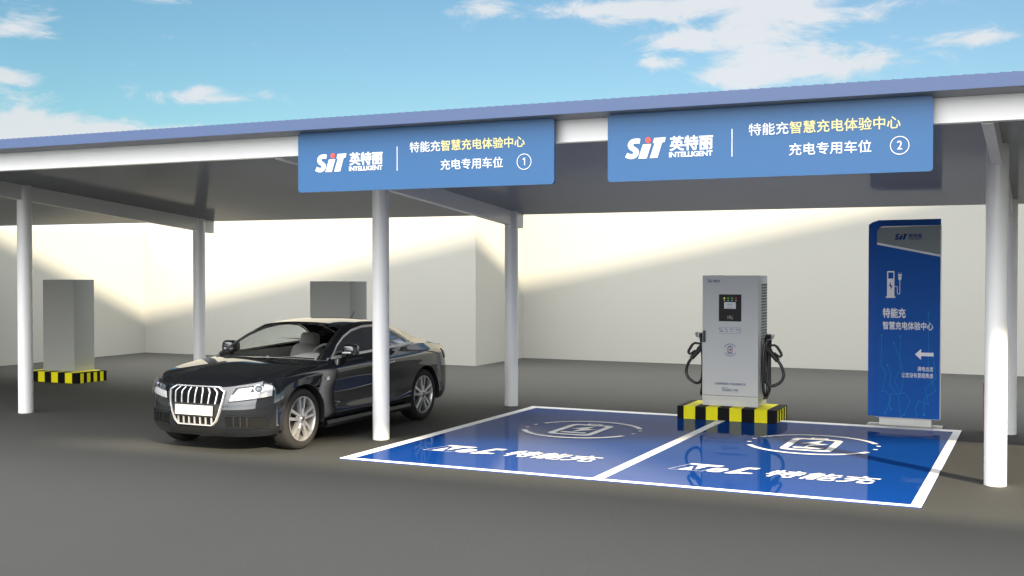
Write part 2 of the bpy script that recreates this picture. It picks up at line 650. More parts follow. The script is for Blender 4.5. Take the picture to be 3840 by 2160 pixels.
def tec_logo(F, main, o, k=1.0, lift=0.004, outline=None, accent=None, cjk_bold=0.022):
    def q(P):
        return [(o[0] + a * k, o[1] + b * k) for a, b in P]
    F.poly(main, q(TEC['n']), lift)
    F.poly(main, q(TEC['t']), lift)
    F.poly(main, q(TEC['c']), lift + 0.0002)
    F.text(main, 'e', o[0] + 0.345 * k, o[0] + 0.60 * k, o[1] + 0.0, o[1] + 0.255 * k, 0.022, 0.3, lift)
    F.text(main, '特能充', o[0] + 0.925 * k, o[0] + 2.055 * k, o[1] + 0.0, o[1] + 0.395 * k, cjk_bold, 0.22, lift)
    if outline is not None:
        B = q(TEC['box'])
        F.line(outline, B + B[:1], 0.006 * k, lift - 0.0012)
    if accent is not None:
        F.rect(accent, o[0] + 0.60 * k, o[0] + 0.84 * k, o[1] - 0.01 * k, o[1] + 0.05 * k, lift + 0.0006)


def battery_symbol(F, mb, c, k, lift, bolt_mb=None, w=0.085):
    """ring in two arcs with dots, battery outline, bolt and charge bar"""
    ca, cb = c
    r = 0.73 * k
    F.arc(mb, ca, cb, r, w * 0.78 * k, 26, 154, 40, lift)
    F.arc(mb, ca, cb, r, w * 0.78 * k, 206, 334, 40, lift)
    for s in (-1, 1):
        for v in (-0.10, 0.16):
            F.circle(mb, ca + s * 0.71 * k, cb + v * k, 0.028 * k, lift, 0, 12)
    a0, a1, b0, b1 = ca - 0.29 * k, ca + 0.29 * k, cb - 0.51 * k, cb + 0.43 * k
    F.ring(mb, rrect_pts(a0, a1, b0, b1, 0.11 * k), rrect_pts(a0 + w * k, a1 - w * k, b0 + w * k, b1 - w * k, 0.06 * k), lift)
    F.ring(mb, rrect_pts(ca - 0.105 * k, ca + 0.105 * k, b1 - 0.005 * k, b1 + 0.075 * k, 0.03 * k),
           rrect_pts(ca - 0.06 * k, ca + 0.06 * k, b1 + 0.002 * k, b1 + 0.038 * k, 0.012 * k), lift + 0.0002)
    F.rrect(mb, ca - 0.17 * k, ca + 0.17 * k, cb - 0.34 * k, cb - 0.255 * k, 0.04 * k, lift)
    B = [(0.075, 0.315), (-0.145, 0.0), (-0.02, 0.02), (-0.05, -0.245), (0.17, 0.05), (0.045, 0.065)]
    F.poly(bolt_mb or mb, [(ca + a * k, cb + b * k) for a, b in B], lift)


# Catmull-Rom helpers ---------------------------------------------------------
def cr1(P, n):
    P = np.asarray(P, float)
    k = len(P)
    ts = np.linspace(0, k - 1, n)
    return crt(P, ts)


def crt(P, ts):
    P = np.asarray(P, float)
    k = len(P)
    Q = np.concatenate([[2 * P[0] - P[1]], P, [2 * P[-1] - P[-2]]])
    ts = np.atleast_1d(ts)
    i = np.clip(np.floor(ts).astype(int), 0, k - 2)
    u = (ts - i).reshape((-1,) + (1,) * (P.ndim - 1))
    p0, p1, p2, p3 = Q[i], Q[i + 1], Q[i + 2], Q[i + 3]
    return 0.5 * (2 * p1 + (p2 - p0) * u + (2 * p0 - 5 * p1 + 4 * p2 - p3) * u ** 2 + (3 * p1 - p0 - 3 * p2 + p3) * u ** 3)


# ------------------------------------------------------------------ ground
g = MB()
g.add([(-400, -400, 0), (400, -400, 0), (400, 600, 0), (-400, 600, 0)], [(0, 1, 2, 3)])
tag(g.build('ground', M_GROUND), 'dark grey asphalt of the car park', 'ground', kind='structure')

# ------------------------------------------------------------------ walls behind
WX, WY1, WY2, WXC = -9.6263 * S, 10.31 * S, 11.467 * S, -5.2545 * S
WT, LT = 2.39 * S, 1.394 * S
w = MB()
w.box(WX - 0.24, WX, 2.0 * S, WY1 - 0.003, 0, LT)
tag(w.build('side_wall', M_WALL), 'lower cream wall running back on the far left, behind the striped base', 'wall')
w = MB()
w.box(WX - 0.24, WXC, WY1, WY2 + 0.25, 0, WT)
tag(w.build('building_block', M_WALL), 'cream rendered block standing forward behind the black car', 'building')
w = MB()
w.box(WXC + 0.002, 14 * S, WY2, WY2 + 0.25, 0, WT - 0.002)
tag(w.build('rear_wall', M_WALL), 'long cream wall set back behind the charging station and totem sign', 'wall')

# ------------------------------------------------------------------ unseen blocker added behind the viewer: its slot shapes wall and ground shadows
dv = Vector((-0.4255, 0.905, 0))
rv = Vector((0.905, 0.4255, 0))


def yard(lat, D, z):
    return rv * lat + dv * D + Vector((0, 0, z))


def yard_box(mb, l0, l1, D0, D1, z0, z1):
    mb.add([yard(l0, D0, z0), yard(l1, D0, z0), yard(l1, D1, z0), yard(l0, D1, z0),
            yard(l0, D0, z1), yard(l1, D0, z1), yard(l1, D1, z1), yard(l0, D1, z1)],
           [(3, 2, 1, 0), (4, 5, 6, 7), (0, 1, 5, 4), (1, 2, 6, 5), (2, 3, 7, 6), (3, 0, 4, 7)])


DG = -30.0
gt = (6.741 - 0.4635 * DG / S) * S          # top edge, sets the shadow line on the walls
gb = (3.112 - 0.4635 * DG / S) * S          # top of the slot, sets the back edge of the sunlit strip
slot = lambda lat: 0.667 * (4.98 * S - 0.4255 * lat - 0.905 * DG)   # sloped bottom of the slot, sets the front edge of the sunlit strip
blocker = thing('light_blocker', yard(20, DG, 0), 'unseen pale blocker added behind the viewer, slotted to shape the sunlight', 'building')
b = MB(); yard_box(b, 2, 60, DG - 0.8, DG, gb + 0.35, gt); b.build('blocker_upper', M_BLOCKER, blocker)
b = MB(); yard_box(b, 2, 14.0, DG - 0.8, DG, 0, gb + 0.345); b.build('blocker_side', M_BLOCKER, blocker)
b = MB(); yard_box(b, 40, 60, DG - 0.8, DG, 0, gb + 0.345); b.build('blocker_side', M_BLOCKER, blocker)
b = MB()
b.prism([yard(14.005, DG, 0), yard(39.995, DG, 0), yard(39.995, DG, slot(39.995)), yard(14.005, DG, min(slot(14.005), gb + 0.3))], dv * 0.8)
b.build('blocker_lower', M_BLOCKER, blocker)

# ------------------------------------------------------------------ canopy
def ceil_z(Y):                         # metres
    return (1.562 - 0.0885 * (Y / S - 5.678)) * S


YF, YBK = 4.551 * S, 7.63 * S
RX0, RX1 = -11.2 * S, 3.6 * S
canopy = thing('canopy', (-3.5 * S, 6 * S, 0), 'long white steel carport canopy on round columns with a blue eave', 'canopy')
rp = MB()
th = 0.0525 * S
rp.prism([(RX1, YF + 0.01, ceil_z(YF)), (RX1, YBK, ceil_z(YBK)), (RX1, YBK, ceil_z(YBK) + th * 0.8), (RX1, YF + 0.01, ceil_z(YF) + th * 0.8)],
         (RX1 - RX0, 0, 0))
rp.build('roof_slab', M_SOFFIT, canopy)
# roof sheets lapping along the eave: a fine sawtooth on the top edge
fs = MB()
n = int((RX1 - RX0) / 0.086)
zb, zt = ceil_z(YF) + 0.001, ceil_z(YF) + 0.0535 * S
for i in range(n):
    x0, x1 = RX0 + i * 0.086, RX0 + (i + 1) * 0.086
    fs.add([(x0, YF, zb), (x1, YF, zb), (x1, YF, zt - 0.003), (x0, YF, zt + 0.003)], [(0, 1, 2, 3)])
    fs.add([(x0, YF, zt + 0.003), (x1, YF, zt - 0.003), (x1, YF + 0.011, zt - 0.004), (x0, YF + 0.011, zt + 0.002)], [(0, 1, 2, 3)])
fs.add([(RX0, YF, zb), (RX1, YF, zb), (RX1, YF + 0.009, zb), (RX0, YF + 0.009, zb)], [(3, 2, 1, 0)])
fs.build('eave_fascia', M_FASCIA, canopy, merge=0)
rs = MB()
for i in range(n):
    x0, x1 = RX0 + i * 0.086, RX0 + (i + 1) * 0.086
    y0, y1 = YF + 0.0115, YBK + 0.02
    dzr = ceil_z(y1) - ceil_z(YF)
    rs.add([(x0, y0, zt + 0.002), (x1, y0, zt - 0.004), (x1, y1, zt - 0.004 + dzr), (x0, y1, zt + 0.002 + dzr)], [(0, 1, 2, 3)])
rs.build('roof_sheet', M_ROOFTOP, canopy, merge=0)
# front beam, hung under the soffit
yb0, yb1 = 4.668 * S, 4.7165 * S
fb = MB()
zbb = 1.5537 * S
fb.prism([(RX1 - 0.3, yb0, zbb), (RX1 - 0.3, yb1, zbb), (RX1 - 0.3, yb1, ceil_z(yb1)), (RX1 - 0.3, yb0, ceil_z(yb0))], (RX1 - RX0 - 0.6, 0, 0))
fb.build('front_beam', M_WHITE, canopy)
PX = [-6.377 * S, -3.513 * S, -0.2129 * S]
PY, QY = 5.678 * S, 7.4605 * S
RC = 0.049 * S
for px in PX:
    cb_ = MB()
    xa, xb = px - 0.0215 * S, px + 0.0215 * S
    y0, y1 = yb1 - 0.02 + 0.0, 7.622 * S
    cb_.prism([(xb, y0, ceil_z(y0) - 0.1015 * S), (xb, y1, ceil_z(y1) - 0.1015 * S), (xb, y1, ceil_z(y1)), (xb, yb1 + 0.001, ceil_z(yb1 + 0.001)),
               (xb, yb1 + 0.001, zbb - 0.002), (xb, y0, zbb - 0.002)], (xb - xa, 0, 0))
    cb_.build('cross_beam', M_WHITE, canopy)
for yy in (PY, QY):
    for px in PX:
        c_ = MB()
        seg = 40
        ring0 = [(px + RC * math.cos(2 * math.pi * k / seg), yy + RC * math.sin(2 * math.pi * k / seg)) for k in range(seg)]
        c_.strip([(x, y, 0) for x, y in ring0], [(x, y, ceil_z(y)) for x, y in ring0], True)
        c_.build('column', M_WHITE, canopy, smooth=40)

# ------------------------------------------------------------------ hanging signs
YS = 4.6094 * S


def hanging_sign(x0, x1, dx, num, label):
    t = thing('hanging_sign', ((x0 + x1) / 2, YS, 1.3668 * S), label, 'sign', 'blue signs hanging under the eave')
    F = Frame((0, YS, 0), (1, 0, 0), (0, 0, 1), (0, -1, 0))
    bd = MB()
    F.poly(bd, rrect_pts(x0, x1, 1.3668 * S, ceil_z(YS) - 0.002, 0.03, 5), 0.0, 0.042)
    bd.build('board', M_SIGN, t, smooth=25)
    L = 0.004
    lg, dot, lat, cj = MB(), MB(), MB(), MB()
    sit_logo(F, lg, dot, lat, cj, dx=-6.612 + dx, dz=2.994, k=1.0, lift=L, thick=L, bold=0.028)
    lo = lg.build('logo', M_TXT, t)
    lo['label'] = 'slanted white letters S i T'
    dot.build('logo_dot', M_RED, t)
    cj.build('chinese_lettering', M_TXT, t)
    lat.build('latin_lettering', M_TXT, t)
    wt, w2, yt, dv_, nr = MB(), MB(), MB(), MB(), MB()
    F.text(wt, '特能充', -5.519 + dx, -5.190 + dx, 3.147, 3.247, 0.006, 0, L, thick=L)
    F.text(w2, '充电专用车位', -5.185 + dx, -4.534 + dx, 2.968, 3.068, 0.006, 0, L, thick=L)
    F.text(yt, '智慧充电体验中心', -5.182 + dx, -4.314 + dx, 3.147, 3.249, 0.008, 0, L, thick=L)
    wt.build('white_lettering', M_TXT, t)
    w2.build('white_lettering', M_TXT, t)
    yt.build('yellow_lettering', M_TXTY, t)
    F.rect(dv_, -5.6625 + dx, -5.6555 + dx, 2.98, 3.212, L, L)
    dv_.build('divider', M_TXT, t)
    F.arc(nr, -4.320 + dx, 3.0135, 0.070, 0.0062, 0, 360, 48, L)
    if num == '1':
        c_ = -4.318 + dx
        F.poly(nr, [(c_ - 0.001, 2.982), (c_ + 0.008, 2.982), (c_ + 0.008, 3.050), (c_ + 0.002, 3.050), (c_ - 0.017, 3.037), (c_ - 0.013, 3.030), (c_ - 0.001, 3.038)], L)
    else:
        F.text(nr, num, -4.339 + dx, -4.301 + dx, 2.981, 3.050, 0.006, 0, L)
    nr.build('number_badge', M_TXT, t)


hanging_sign(-3.3228 * S, -1.9636 * S, 0.0, '1', 'blue bay sign numbered 1 hanging from the eave above the black car and middle column')
hanging_sign(-1.7135 * S, -0.3995 * S, 3.2545, '2', 'blue bay sign numbered 2 hanging from the eave above the charging station and totem')

# ------------------------------------------------------------------ painted parking bays
BX0, BX1, BY0, BY1 = -3.338 * S, -0.4685 * S, 4.987 * S, 7.45 * S
IX0, IX1, IY0, IY1 = -6.720, -1.052, 10.292, 15.115
MX0, MX1 = -3.979, -3.874
ZB = 0.010
GF = Frame((0, 0, ZB), (1, 0, 0), (0, 1, 0), (0, 0, 1))


def bay(x0, x1, ix0, ix1, logo_x, sym_x, label):
    t = thing('parking_bay', ((x0 + x1) / 2, (BY0 + BY1) / 2, 0), label, 'parking bay', 'glossy blue charging bays')
    s = MB(); s.box(x0, x1, BY0, BY1, 0.0, ZB)
    s.build('blue_surface', M_BAY, t)
    ln = MB()
    h = ZB + 0.004
    for a0, a1, b0, b1 in ((x0 - 0.0, x1, BY0, IY0), (x0, x1, IY1, BY1), (x0, ix0, IY0, IY1), (ix1, x1, IY0, IY1)):
        ln.box(a0, a1, b0, b1, ZB + 0.0005, h)
    ln.build('border_line', M_LINE, t)
    lg, ol, sy = MB(), MB(), MB()
    tec_logo(GF, lg, (logo_x, 11.1), 1.0, 0.004, ol, cjk_bold=0.014)
    lg.build('lettering', M_LINE, t)
    ol.build('logo_outline', M_LINE, t)
    battery_symbol(GF, sy, (sym_x, 13.345), 1.0, 0.004)
    sy.build('battery_symbol', M_LINE, t)


bay(BX0, MX0 + 0.052, IX0, MX0, -6.314, -5.296, 'glossy blue charging bay beside the black car, left of the white divider')
bay(MX0 + 0.0525, BX1, MX1, IX1, -3.468, -2.443, 'glossy blue charging bay in front of the totem, right of the white divider')


# ------------------------------------------------------------------ striped plinths and cabinets
def stripes(x0, x1, n):
    w_ = (x1 - x0)
    return [(x0 + w_ * (2 * k + 1.14) / (2 * n + 1), x0 + w_ * (2 * k + 2.14) / (2 * n + 1)) for k in range(n)]


def striped_base(x1, label):
    x0 = x1 - 0.6505 * S
    y0, y1, z1 = 7.2725 * S, 7.615 * S, 0.088 * S
    t = thing('striped_base', ((x0 + x1) / 2, (y0 + y1) / 2, 0), label, 'base', 'yellow and black striped bases')
    bl = MB(); bl.box(x0, x1, y0, y1, 0, z1)
    bl.build('base_block', M_BLK, t)
    ye = MB()
    e = 0.002
    k = 0.6505 * S / 840.0
    for a, b_ in ((57, 157), (250, 351), (452, 553), (662, 767)):
        xa, xb = x0 + a * k, x0 + b_ * k
        ye.add([(xa, y0 - e, 0.001), (xb, y0 - e, 0.001), (xb, y0 - e, z1 + e), (xa, y0 - e, z1 + e),
                (xb, y1 + e, z1 + e), (xa, y1 + e, z1 + e)], [(0, 1, 2, 3), (3, 2, 4, 5)])
    for a, b_ in stripes(y0, y1, 4):
        ye.add([(x1 + e, a - 0.012, 0.001), (x1 + e, b_ - 0.012, 0.001), (x1 + e, b_ - 0.012, z1 - 0.008), (x1 + e, a - 0.012, z1 - 0.008)], [(0, 1, 2, 3)])
    ye.build('yellow_stripes', M_YEL, t, merge=0)
    return t


striped_base(-1.561 * S, 'striped base carrying the silver charging station at the end of the blue bays')
striped_base(-7.558 * S, 'striped base of the plain grey cabinet beside the leftmost column')
striped_base(-4.696 * S, 'striped base of the plain grey cabinet behind the black car')


def plain_cabinet(x1, label):
    x0 = x1 - 0.3712 * S
    y0, y1, z0, z1 = 7.3706 * S, 7.635 * S - 0.06, 0.088 * S + 0.002, 0.893 * S
    o = MB(); o.box(x0, x1, y0, y1, z0, z1)
    ob = o.build('grey_cabinet', M_GREY, None, bevel=0.006)
    return tag(ob, label, 'cabinet', 'plain grey cabinets')


plain_cabinet(-7.690 * S, 'plain grey box cabinet beside the leftmost column')
plain_cabinet(-4.835 * S, 'plain grey box cabinet behind the roof of the black car')

# ------------------------------------------------------------------ charging station
CX0, CX1 = -2.0709 * S, -1.6997 * S
CY0, CY1 = 7.3706 * S, 7.635 * S
CZ0, CZ1 = 0.088 * S + 0.0022, 0.948 * S
ZP, ZS = 0.1337 * S, 0.1572 * S
ch = thing('charging_station', ((CX0 + CX1) / 2, (CY0 + CY1) / 2, CZ0), 'silver charging station with two black cables on a striped base', 'charging station')
o = MB(); o.box(CX0 + 0.003, CX1 - 0.003, CY0 + 0.003, CY1 - 0.003, CZ0, ZP); o.build('plinth', M_SILVER2, ch, bevel=0.003)
o = MB(); o.box(CX0, CX1, CY0, CY1, ZP + 0.0005, CZ1); o.build('cabinet_body', M_SILVER, ch, bevel=0.006)
CF = Frame((0, CY0, 0), (1, 0, 0), (0, 0, 1), (0, -1, 0))
sm = MB(); CF.rect(sm, CX0 + 0.012, CX1 - 0.012, ZS - 0.0025, ZS + 0.0025, 0.002); sm.build('seam', M_BLK, ch)
o = MB(); CF.rect(o, CX0 + 0.006, CX1 - 0.006, ZP + 0.004, ZS - 0.004, 0.0015, 0.001); o.build('kick_panel', M_SILVER2, ch)
for xx in (CX0 + 0.03, CX1 - 0.03):
    for zz in (CZ0 + 0.02, ZP - 0.02):
        bolt = MB(); CF.circle(bolt, xx, zz, 0.004, 0.001, 0, 8)
        bolt.build('bolt', M_DARKVENT, ch)
# logo
lg, ac, wh = MB(), MB(), MB()
kk = 0.092
tec_logo(CF, lg, (-4.190, 1.8505), kk, 0.002, None, ac, 0.012)
CF.poly(wh, [(-4.190 + a * kk, 1.8505 + b_ * kk) for a, b_ in ((0, 0), (0.10, 0.0), (0.20, 0.25), (0.13, 0.40))], 0.0014)
lg.build('brand_mark', M_NAVY, ch); ac.build('brand_accent', M_REDP, ch); wh.build('brand_shade', M_TXT, ch)
# control panel
cp = MB(); CF.rrect(cp, -4.016, -3.712, 1.327, 1.690, 0.008, 0.006, 0.006)
cpo = cp.build('control_panel', M_PANEL, ch)
for xx, mm, sy in ((-3.942, M_GLOW, 'o'), (-3.889, M_GLOWG, 'b'), (-3.836, M_GLOWG, 'b'), (-3.783, M_GLOWR, '!')):
    r_ = MB()
    CF.arc(r_, xx, 1.636, 0.0105, 0.0025, 0, 360, 20, 0.008)
    if sy == 'o':
        CF.arc(r_, xx, 1.636, 0.005, 0.003, 0, 360, 12, 0.008)
    elif sy == 'b':
        CF.poly(r_, [(xx - 0.005, 1.638), (xx + 0.001, 1.642), (xx + 0.005, 1.634), (xx - 0.001, 1.630)], 0.008)
    else:
        CF.rect(r_, xx - 0.0012, xx + 0.0012, 1.634, 1.643, 0.008)
        CF.rect(r_, xx - 0.0012, xx + 0.0012, 1.629, 1.632, 0.008)
    r_.build('indicator_light', mm, cpo)
for xx, tx, ww in ((-3.942, '电源', 0.020), (-3.889, '充电A', 0.025), (-3.836, '充电B', 0.025), (-3.783, '故障', 0.021)):
    cpt = MB(); CF.text(cpt, tx, xx - ww / 2, xx + ww / 2, 1.601, 1.612, 0.01, 0, 0.008)
    cpt.build('caption', M_TXT, cpo)
lc = MB(); CF.rect(lc, -3.943, -3.785, 1.497, 1.586, 0.0085, 0.002); lco = lc.build('screen', M_LCD, cpo)
for tx, u0_, u1_, v0_, v1_ in (('直流充电系统', -3.904, -3.829, 1.553, 1.563), ('Inverter Charger', -3.901, -3.833, 1.537, 1.548), ('— — — — — — — — —', -3.915, -3.820, 1.506, 1.511)):
    lt = MB(); CF.text(lt, tx, u0_, u1_, v0_, v1_, 0.012, 0, 0.0095); lt.build('screen_lettering', M_PANEL, lco)
cd = MB()
CF.ring(cd, rrect_pts(-3.899, -3.831, 1.360, 1.402, 0.004), rrect_pts(-3.8975, -3.8325, 1.3615, 1.4005, 0.003), 0.008)
for rr in (0.006, 0.011):
    CF.arc(cd, -3.866, 1.383, rr, 0.003, -50, 50, 10, 0.008)
    CF.arc(cd, -3.866, 1.383, rr, 0.003, 130, 230, 10, 0.008)
CF.circle(cd, -3.866, 1.383, 0.003, 0.0082)
CF.line(cd, [(-3.848, 1.378), (-3.832, 1.366), (-3.822, 1.357)], 0.0035, 0.0084)
cd.build('card_reader_mark', M_TXT, cpo)
# instruction strip
ins = MB()
CF.ring(ins, rrect_pts(-4.015, -3.714, 1.164, 1.246, 0.006), rrect_pts(-4.013, -3.716, 1.166, 1.244, 0.005), 0.002)
for xx, tx, ww in ((-4.002, '插枪', 0.022), (-3.927, '扫码', 0.022), (-3.857, '等待充电', 0.044), (-3.776, '拔枪结算', 0.044)):
    CF.circle(ins, xx, 1.2225, 0.0068, 0.002, 0, 14)
    CF.text(ins, tx, xx + 0.012, xx + 0.012 + ww, 1.217, 1.228, 0.01, 0, 0.002)
CF.rect(ins, -3.995, -3.985, 1.184, 1.203, 0.002)
CF.poly(ins, [(-3.980, 1.187), (-3.951, 1.187), (-3.953, 1.194), (-3.960, 1.195), (-3.964, 1.199), (-3.973, 1.199), (-3.977, 1.194), (-3.980, 1.193)], 0.002)
CF.ring(ins, rrect_pts(-3.920, -3.893, 1.182, 1.204, 0.002), rrect_pts(-3.918, -3.895, 1.184, 1.202, 0.002), 0.002)
CF.line(ins, [(-3.914, 1.195), (-3.899, 1.195)], 0.002)
CF.line(ins, [(-3.914, 1.190), (-3.899, 1.190)], 0.002)
CF.ring(ins, rrect_pts(-3.850, -3.820, 1.186, 1.199, 0.002), rrect_pts(-3.8485, -3.8215, 1.1875, 1.1975, 0.002), 0.002)
CF.rect(ins, -3.848, -3.841, 1.188, 1.197, 0.0022)
CF.ring(ins, rrect_pts(-3.768, -3.723, 1.181, 1.204, 0.003), rrect_pts(-3.7665, -3.7245, 1.1825, 1.2025, 0.003), 0.002)
CF.poly(ins, [(-3.762, 1.197), (-3.755, 1.197), (-3.758, 1.188)], 0.002)
CF.line(ins, [(-3.752, 1.192), (-3.742, 1.192)], 0.0015)
CF.poly(ins, [(-3.740, 1.196), (-3.728, 1.194), (-3.727, 1.188), (-3.734, 1.190)], 0.002)
ins.build('instruction_strip', M_NAVY, ch)
# emblem
em, bo = MB(), MB()
battery_symbol(CF, em, (-3.863, 0.942), 0.112, 0.002, bo, w=0.075)
em.build('battery_emblem', M_NAVY, ch); bo.build('red_bolt', M_REDP, ch)
cn = MB()
CF.text(cn, '山西英特丽电子科技有限公司', -4.073, -3.654, 0.468, 0.500, 0.018, 0, 0.002)
cn2 = MB(); cn3 = MB()
CF.text(cn3, '服务电话', -3.935, -3.892, 0.425, 0.435, 0.015, 0, 0.002)
CF.text(cn2, '4008821900', -3.972, -3.745, 0.386, 0.418, 0.004, 0.42, 0.002)
CF.arc(cn2, -3.952, 0.412, 0.020, 0.0065, 60, 170, 12, 0.002)
CF.line(cn2, [(-3.948, 0.432), (-3.940, 0.426)], 0.008)
CF.line(cn2, [(-3.975, 0.412), (-3.978, 0.392), (-3.962, 0.380), (-3.866, 0.379)], 0.0016)
CF.line(cn2, [(-3.853, 0.377), (-3.752, 0.376)], 0.0016)
cn.build('company_lettering', M_NAVY, ch); cn2.build('phone_number', M_NAVY, ch); cn3.build('phone_caption', M_NAVY, ch)
# door lock handle
hd = MB(); CF.rrect(hd, -4.2355, -4.199, 1.037, 1.198, 0.006, 0.010, 0.010)
hdo = hd.build('door_handle', M_RUBM, ch)
h2 = MB(); CF.rrect(h2, -4.230, -4.205, 1.05, 1.186, 0.010, 0.018, 0.008); h2.build('lever', M_RUB, hdo, smooth=30)
# side vent (right flank)
XF = Frame((CX1, 0, 0), (0, 1, 0), (0, 0, 1), (1, 0, 0))
vt = MB(); XF.rect(vt, 15.25, 15.63, 0.66, 1.895, 0.003, 0.003); vto = vt.build('vent_panel', M_SILVER, ch)
sl = MB()
z = 1.83
while z > 0.70:
    XF.rect(sl, 15.275, 15.61, z - 0.026, z, 0.0045)
    z -= 0.0385
sl.build('vent_slots', M_DARKVENT, vto)
fn = MB()
z = 1.83
while z > 0.70:
    for q in range(4):
        yy = 15.30 + q * 0.085
        XF.rect(fn, yy, yy + 0.03, z - 0.024, z - 0.012, 0.012, 0.008)
    z -= 0.0385
fn.build('vent_louvre', M_GREY, vto)


def cable_side(s):
    """holster, plug and coiled cable on flank s (+1 right, -1 left)"""
    xw = CX1 if s > 0 else CX0
    Y = 15.36
    X = lambda d: xw + s * d
    # bracket: curled steel cradle
    br = MB()
    prof = [(0.0, 0.985), (0.03, 1.0), (0.055, 1.055), (0.075, 1.075), (0.115, 1.08), (0.142, 1.10), (0.152, 1.135), (0.150, 1.16)]
    A = [(X(d), Y - 0.07, zz) for d, zz in prof]
    B = [(X(d), Y + 0.07, zz) for d, zz in prof]
    br.strip(A, B)
    br.strip([(X(0), Y - 0.05, 0.86), (X(0.0), Y - 0.05, 1.06)], [(X(0.06), Y - 0.05, 0.98), (X(0.075), Y - 0.05, 1.07)])
    br.strip([(X(0), Y + 0.05, 0.86), (X(0.0), Y + 0.05, 1.06)], [(X(0.06), Y + 0.05, 0.98), (X(0.075), Y + 0.05, 1.07)])
    bro = br.build('cable_bracket', M_SILVER2, ch, smooth=50, solid=0.004)
    # plug: barrel with D shaped handle
    pl = MB()
    p0, p1 = Vector((X(0.055), Y - 0.02, 0.975)), Vector((X(0.215), Y - 0.02, 0.80))
    pl.tube([p0, p0.lerp(p1, 0.35), p0.lerp(p1, 0.36), p1], [0.042, 0.042, 0.034, 0.034], 14)
    H = [(0.075, 1.0), (0.17, 1.008), (0.205, 0.985), (0.255, 0.905), (0.262, 0.875), (0.245, 0.855), (0.222, 0.862), (0.165, 0.905)]
    pl.tube([(X(d), Y - 0.02, zz) for d, zz in H], [0.014, 0.017, 0.019, 0.019, 0.019, 0.018, 0.016, 0.014], 10)
    plo = pl.build('charging_plug', M_RUBM, ch, smooth=50)
    # cable: plug -> belly -> up over the bracket -> second long loop -> gland at the foot
    f = 0.024
    pts = [(0.215, -0.02, 0.80), (0.262, -0.02, 0.725), (0.292, -0.02, 0.62), (0.262, -0.025, 0.53), (0.19, -0.03, 0.475), (0.115, -0.045, 0.46),
           (0.06, -0.06, 0.52), (0.045, -0.06, 0.68), (0.055, -0.055, 0.9), (0.075, -0.045, 1.06), (0.098, 0.0, 1.135), (0.095, 0.05, 1.10),
           (0.085, 0.075, 0.95), (0.08, 0.08, 0.70), (0.085, 0.07, 0.46), (0.078, 0.035, 0.36), (0.055, -0.02, 0.325), (0.04, -0.075, 0.37),
           (0.032, -0.10, 0.55), (0.034, -0.105, 0.80), (0.05, -0.085, 1.03), (0.07, -0.04, 1.13), (0.08, 0.01, 1.125), (0.075, 0.04, 1.05),
           (0.07, 0.045, 0.85), (0.068, 0.03, 0.60), (0.07, 0.0, 0.40), (0.074, -0.03, 0.325), (0.06, -0.045, 0.298), (0.03, -0.045, 0.296), (0.005, -0.045, 0.296)]
    C = cr1(np.array([(X(a), Y + b_, zz) for a, b_, zz in pts]), 150)
    cb2 = MB(); cb2.tube([tuple(p) for p in C], 0.021, 10)
    cb2.build('cable', M_RUB, ch, smooth=60)
    gl = MB(); gl.lathe([(0.0, 0.001), (0.0, 0.042), (0.008 * s, 0.042), (0.010 * s, 0.030), (0.03 * s, 0.030), (0.03 * s, 0.02)],
                        (xw, Y - 0.045, 0.296), 'x', 20)
    gl.build('cable_gland', M_CHROME, ch, smooth=40)


cable_side(1)
cable_side(-1)

# ------------------------------------------------------------------ totem sign
tot = thing('totem_sign', (-0.80 * S, 7.51 * S, 0), 'tall blue totem sign with a white arrow at the end of the right bay', 'sign')
bp = MB(); bp.box(-1.0335 * S, -0.5872 * S, 7.4405 * S, 7.585 * S, 0.0, 0.0088 * S + 0.004)
bp.build('base_plate', M_GREY, tot, bevel=0.003)
pd = MB(); pd.box(-0.957 * S, -0.6465 * S, 7.475 * S, 7.54 * S, 0.0088 * S + 0.0045, 0.075 * S); pd.build('pedestal', M_SILVER2, tot, bevel=0.002)
YT = 7.45 * S
TF = Frame((0, YT, 0), (1, 0, 0), (0, 0, 1), (0, -1, 0))
TX0, TX1, TZ0, TZ1 = -1.9935, -1.2242, 0.0612 * S, 2.585
pan = MB()
tl = [(TX0, TZ0), (TX1, TZ0), (TX1, TZ1), (TX0 + 0.085, TZ1 - 0.004)] + \
     [(TX0 + 0.085 - 0.085 * math.sin(t), TZ1 - 0.004 - 0.085 * (1 - math.cos(t))) for t in [R(a) for a in (15, 30, 45, 60, 75, 90)]]
TF.poly(pan, tl, 0.0, 0.165)
pan.build('panel_core', M_TOTW, tot, smooth=20)
gb_ = MB()
arcp = [(TX0 + 0.085 - 0.085 * math.sin(t), TZ1 - 0.004 - 0.085 * (1 - math.cos(t))) for t in [R(a) for a in (45, 60, 75, 90)]]
TF.poly(gb_, [(TX0, 2.374), (TX1, 2.213), (TX1, TZ1 - 0.002), (-1.952, 2.562)] + arcp[:], 0.003, 0.002)
gb_.build('header_panel', M_TOTG, tot)
bl = MB()
TF.poly(bl, [(TX0, TZ0 + 0.004), (TX1, TZ0 + 0.004), (TX1, 2.185), (TX0, 2.346)], 0.003, 0.002)
bl.build('blue_face', M_TOTEM, tot)
bk = MB()
Yb = 7.535 * S
BF = Frame((0, Yb, 0), (1, 0, 0), (0, 0, 1), (0, -1, 0))
BF.poly(bk, [(-1.0345 * S, 0.058 * S), (-0.6035 * S, 0.058 * S), (-0.6035 * S, 1.3035 * S), (-0.975 * S, 1.3000 * S), (-1.010 * S, 1.288 * S), (-1.0345 * S, 1.2715 * S)], 0.0, 0.05)
bk.build('backing_board', M_TOTEMB, tot, bevel=0.002)
lg, dt, la, cj = MB(), MB(), MB(), MB()
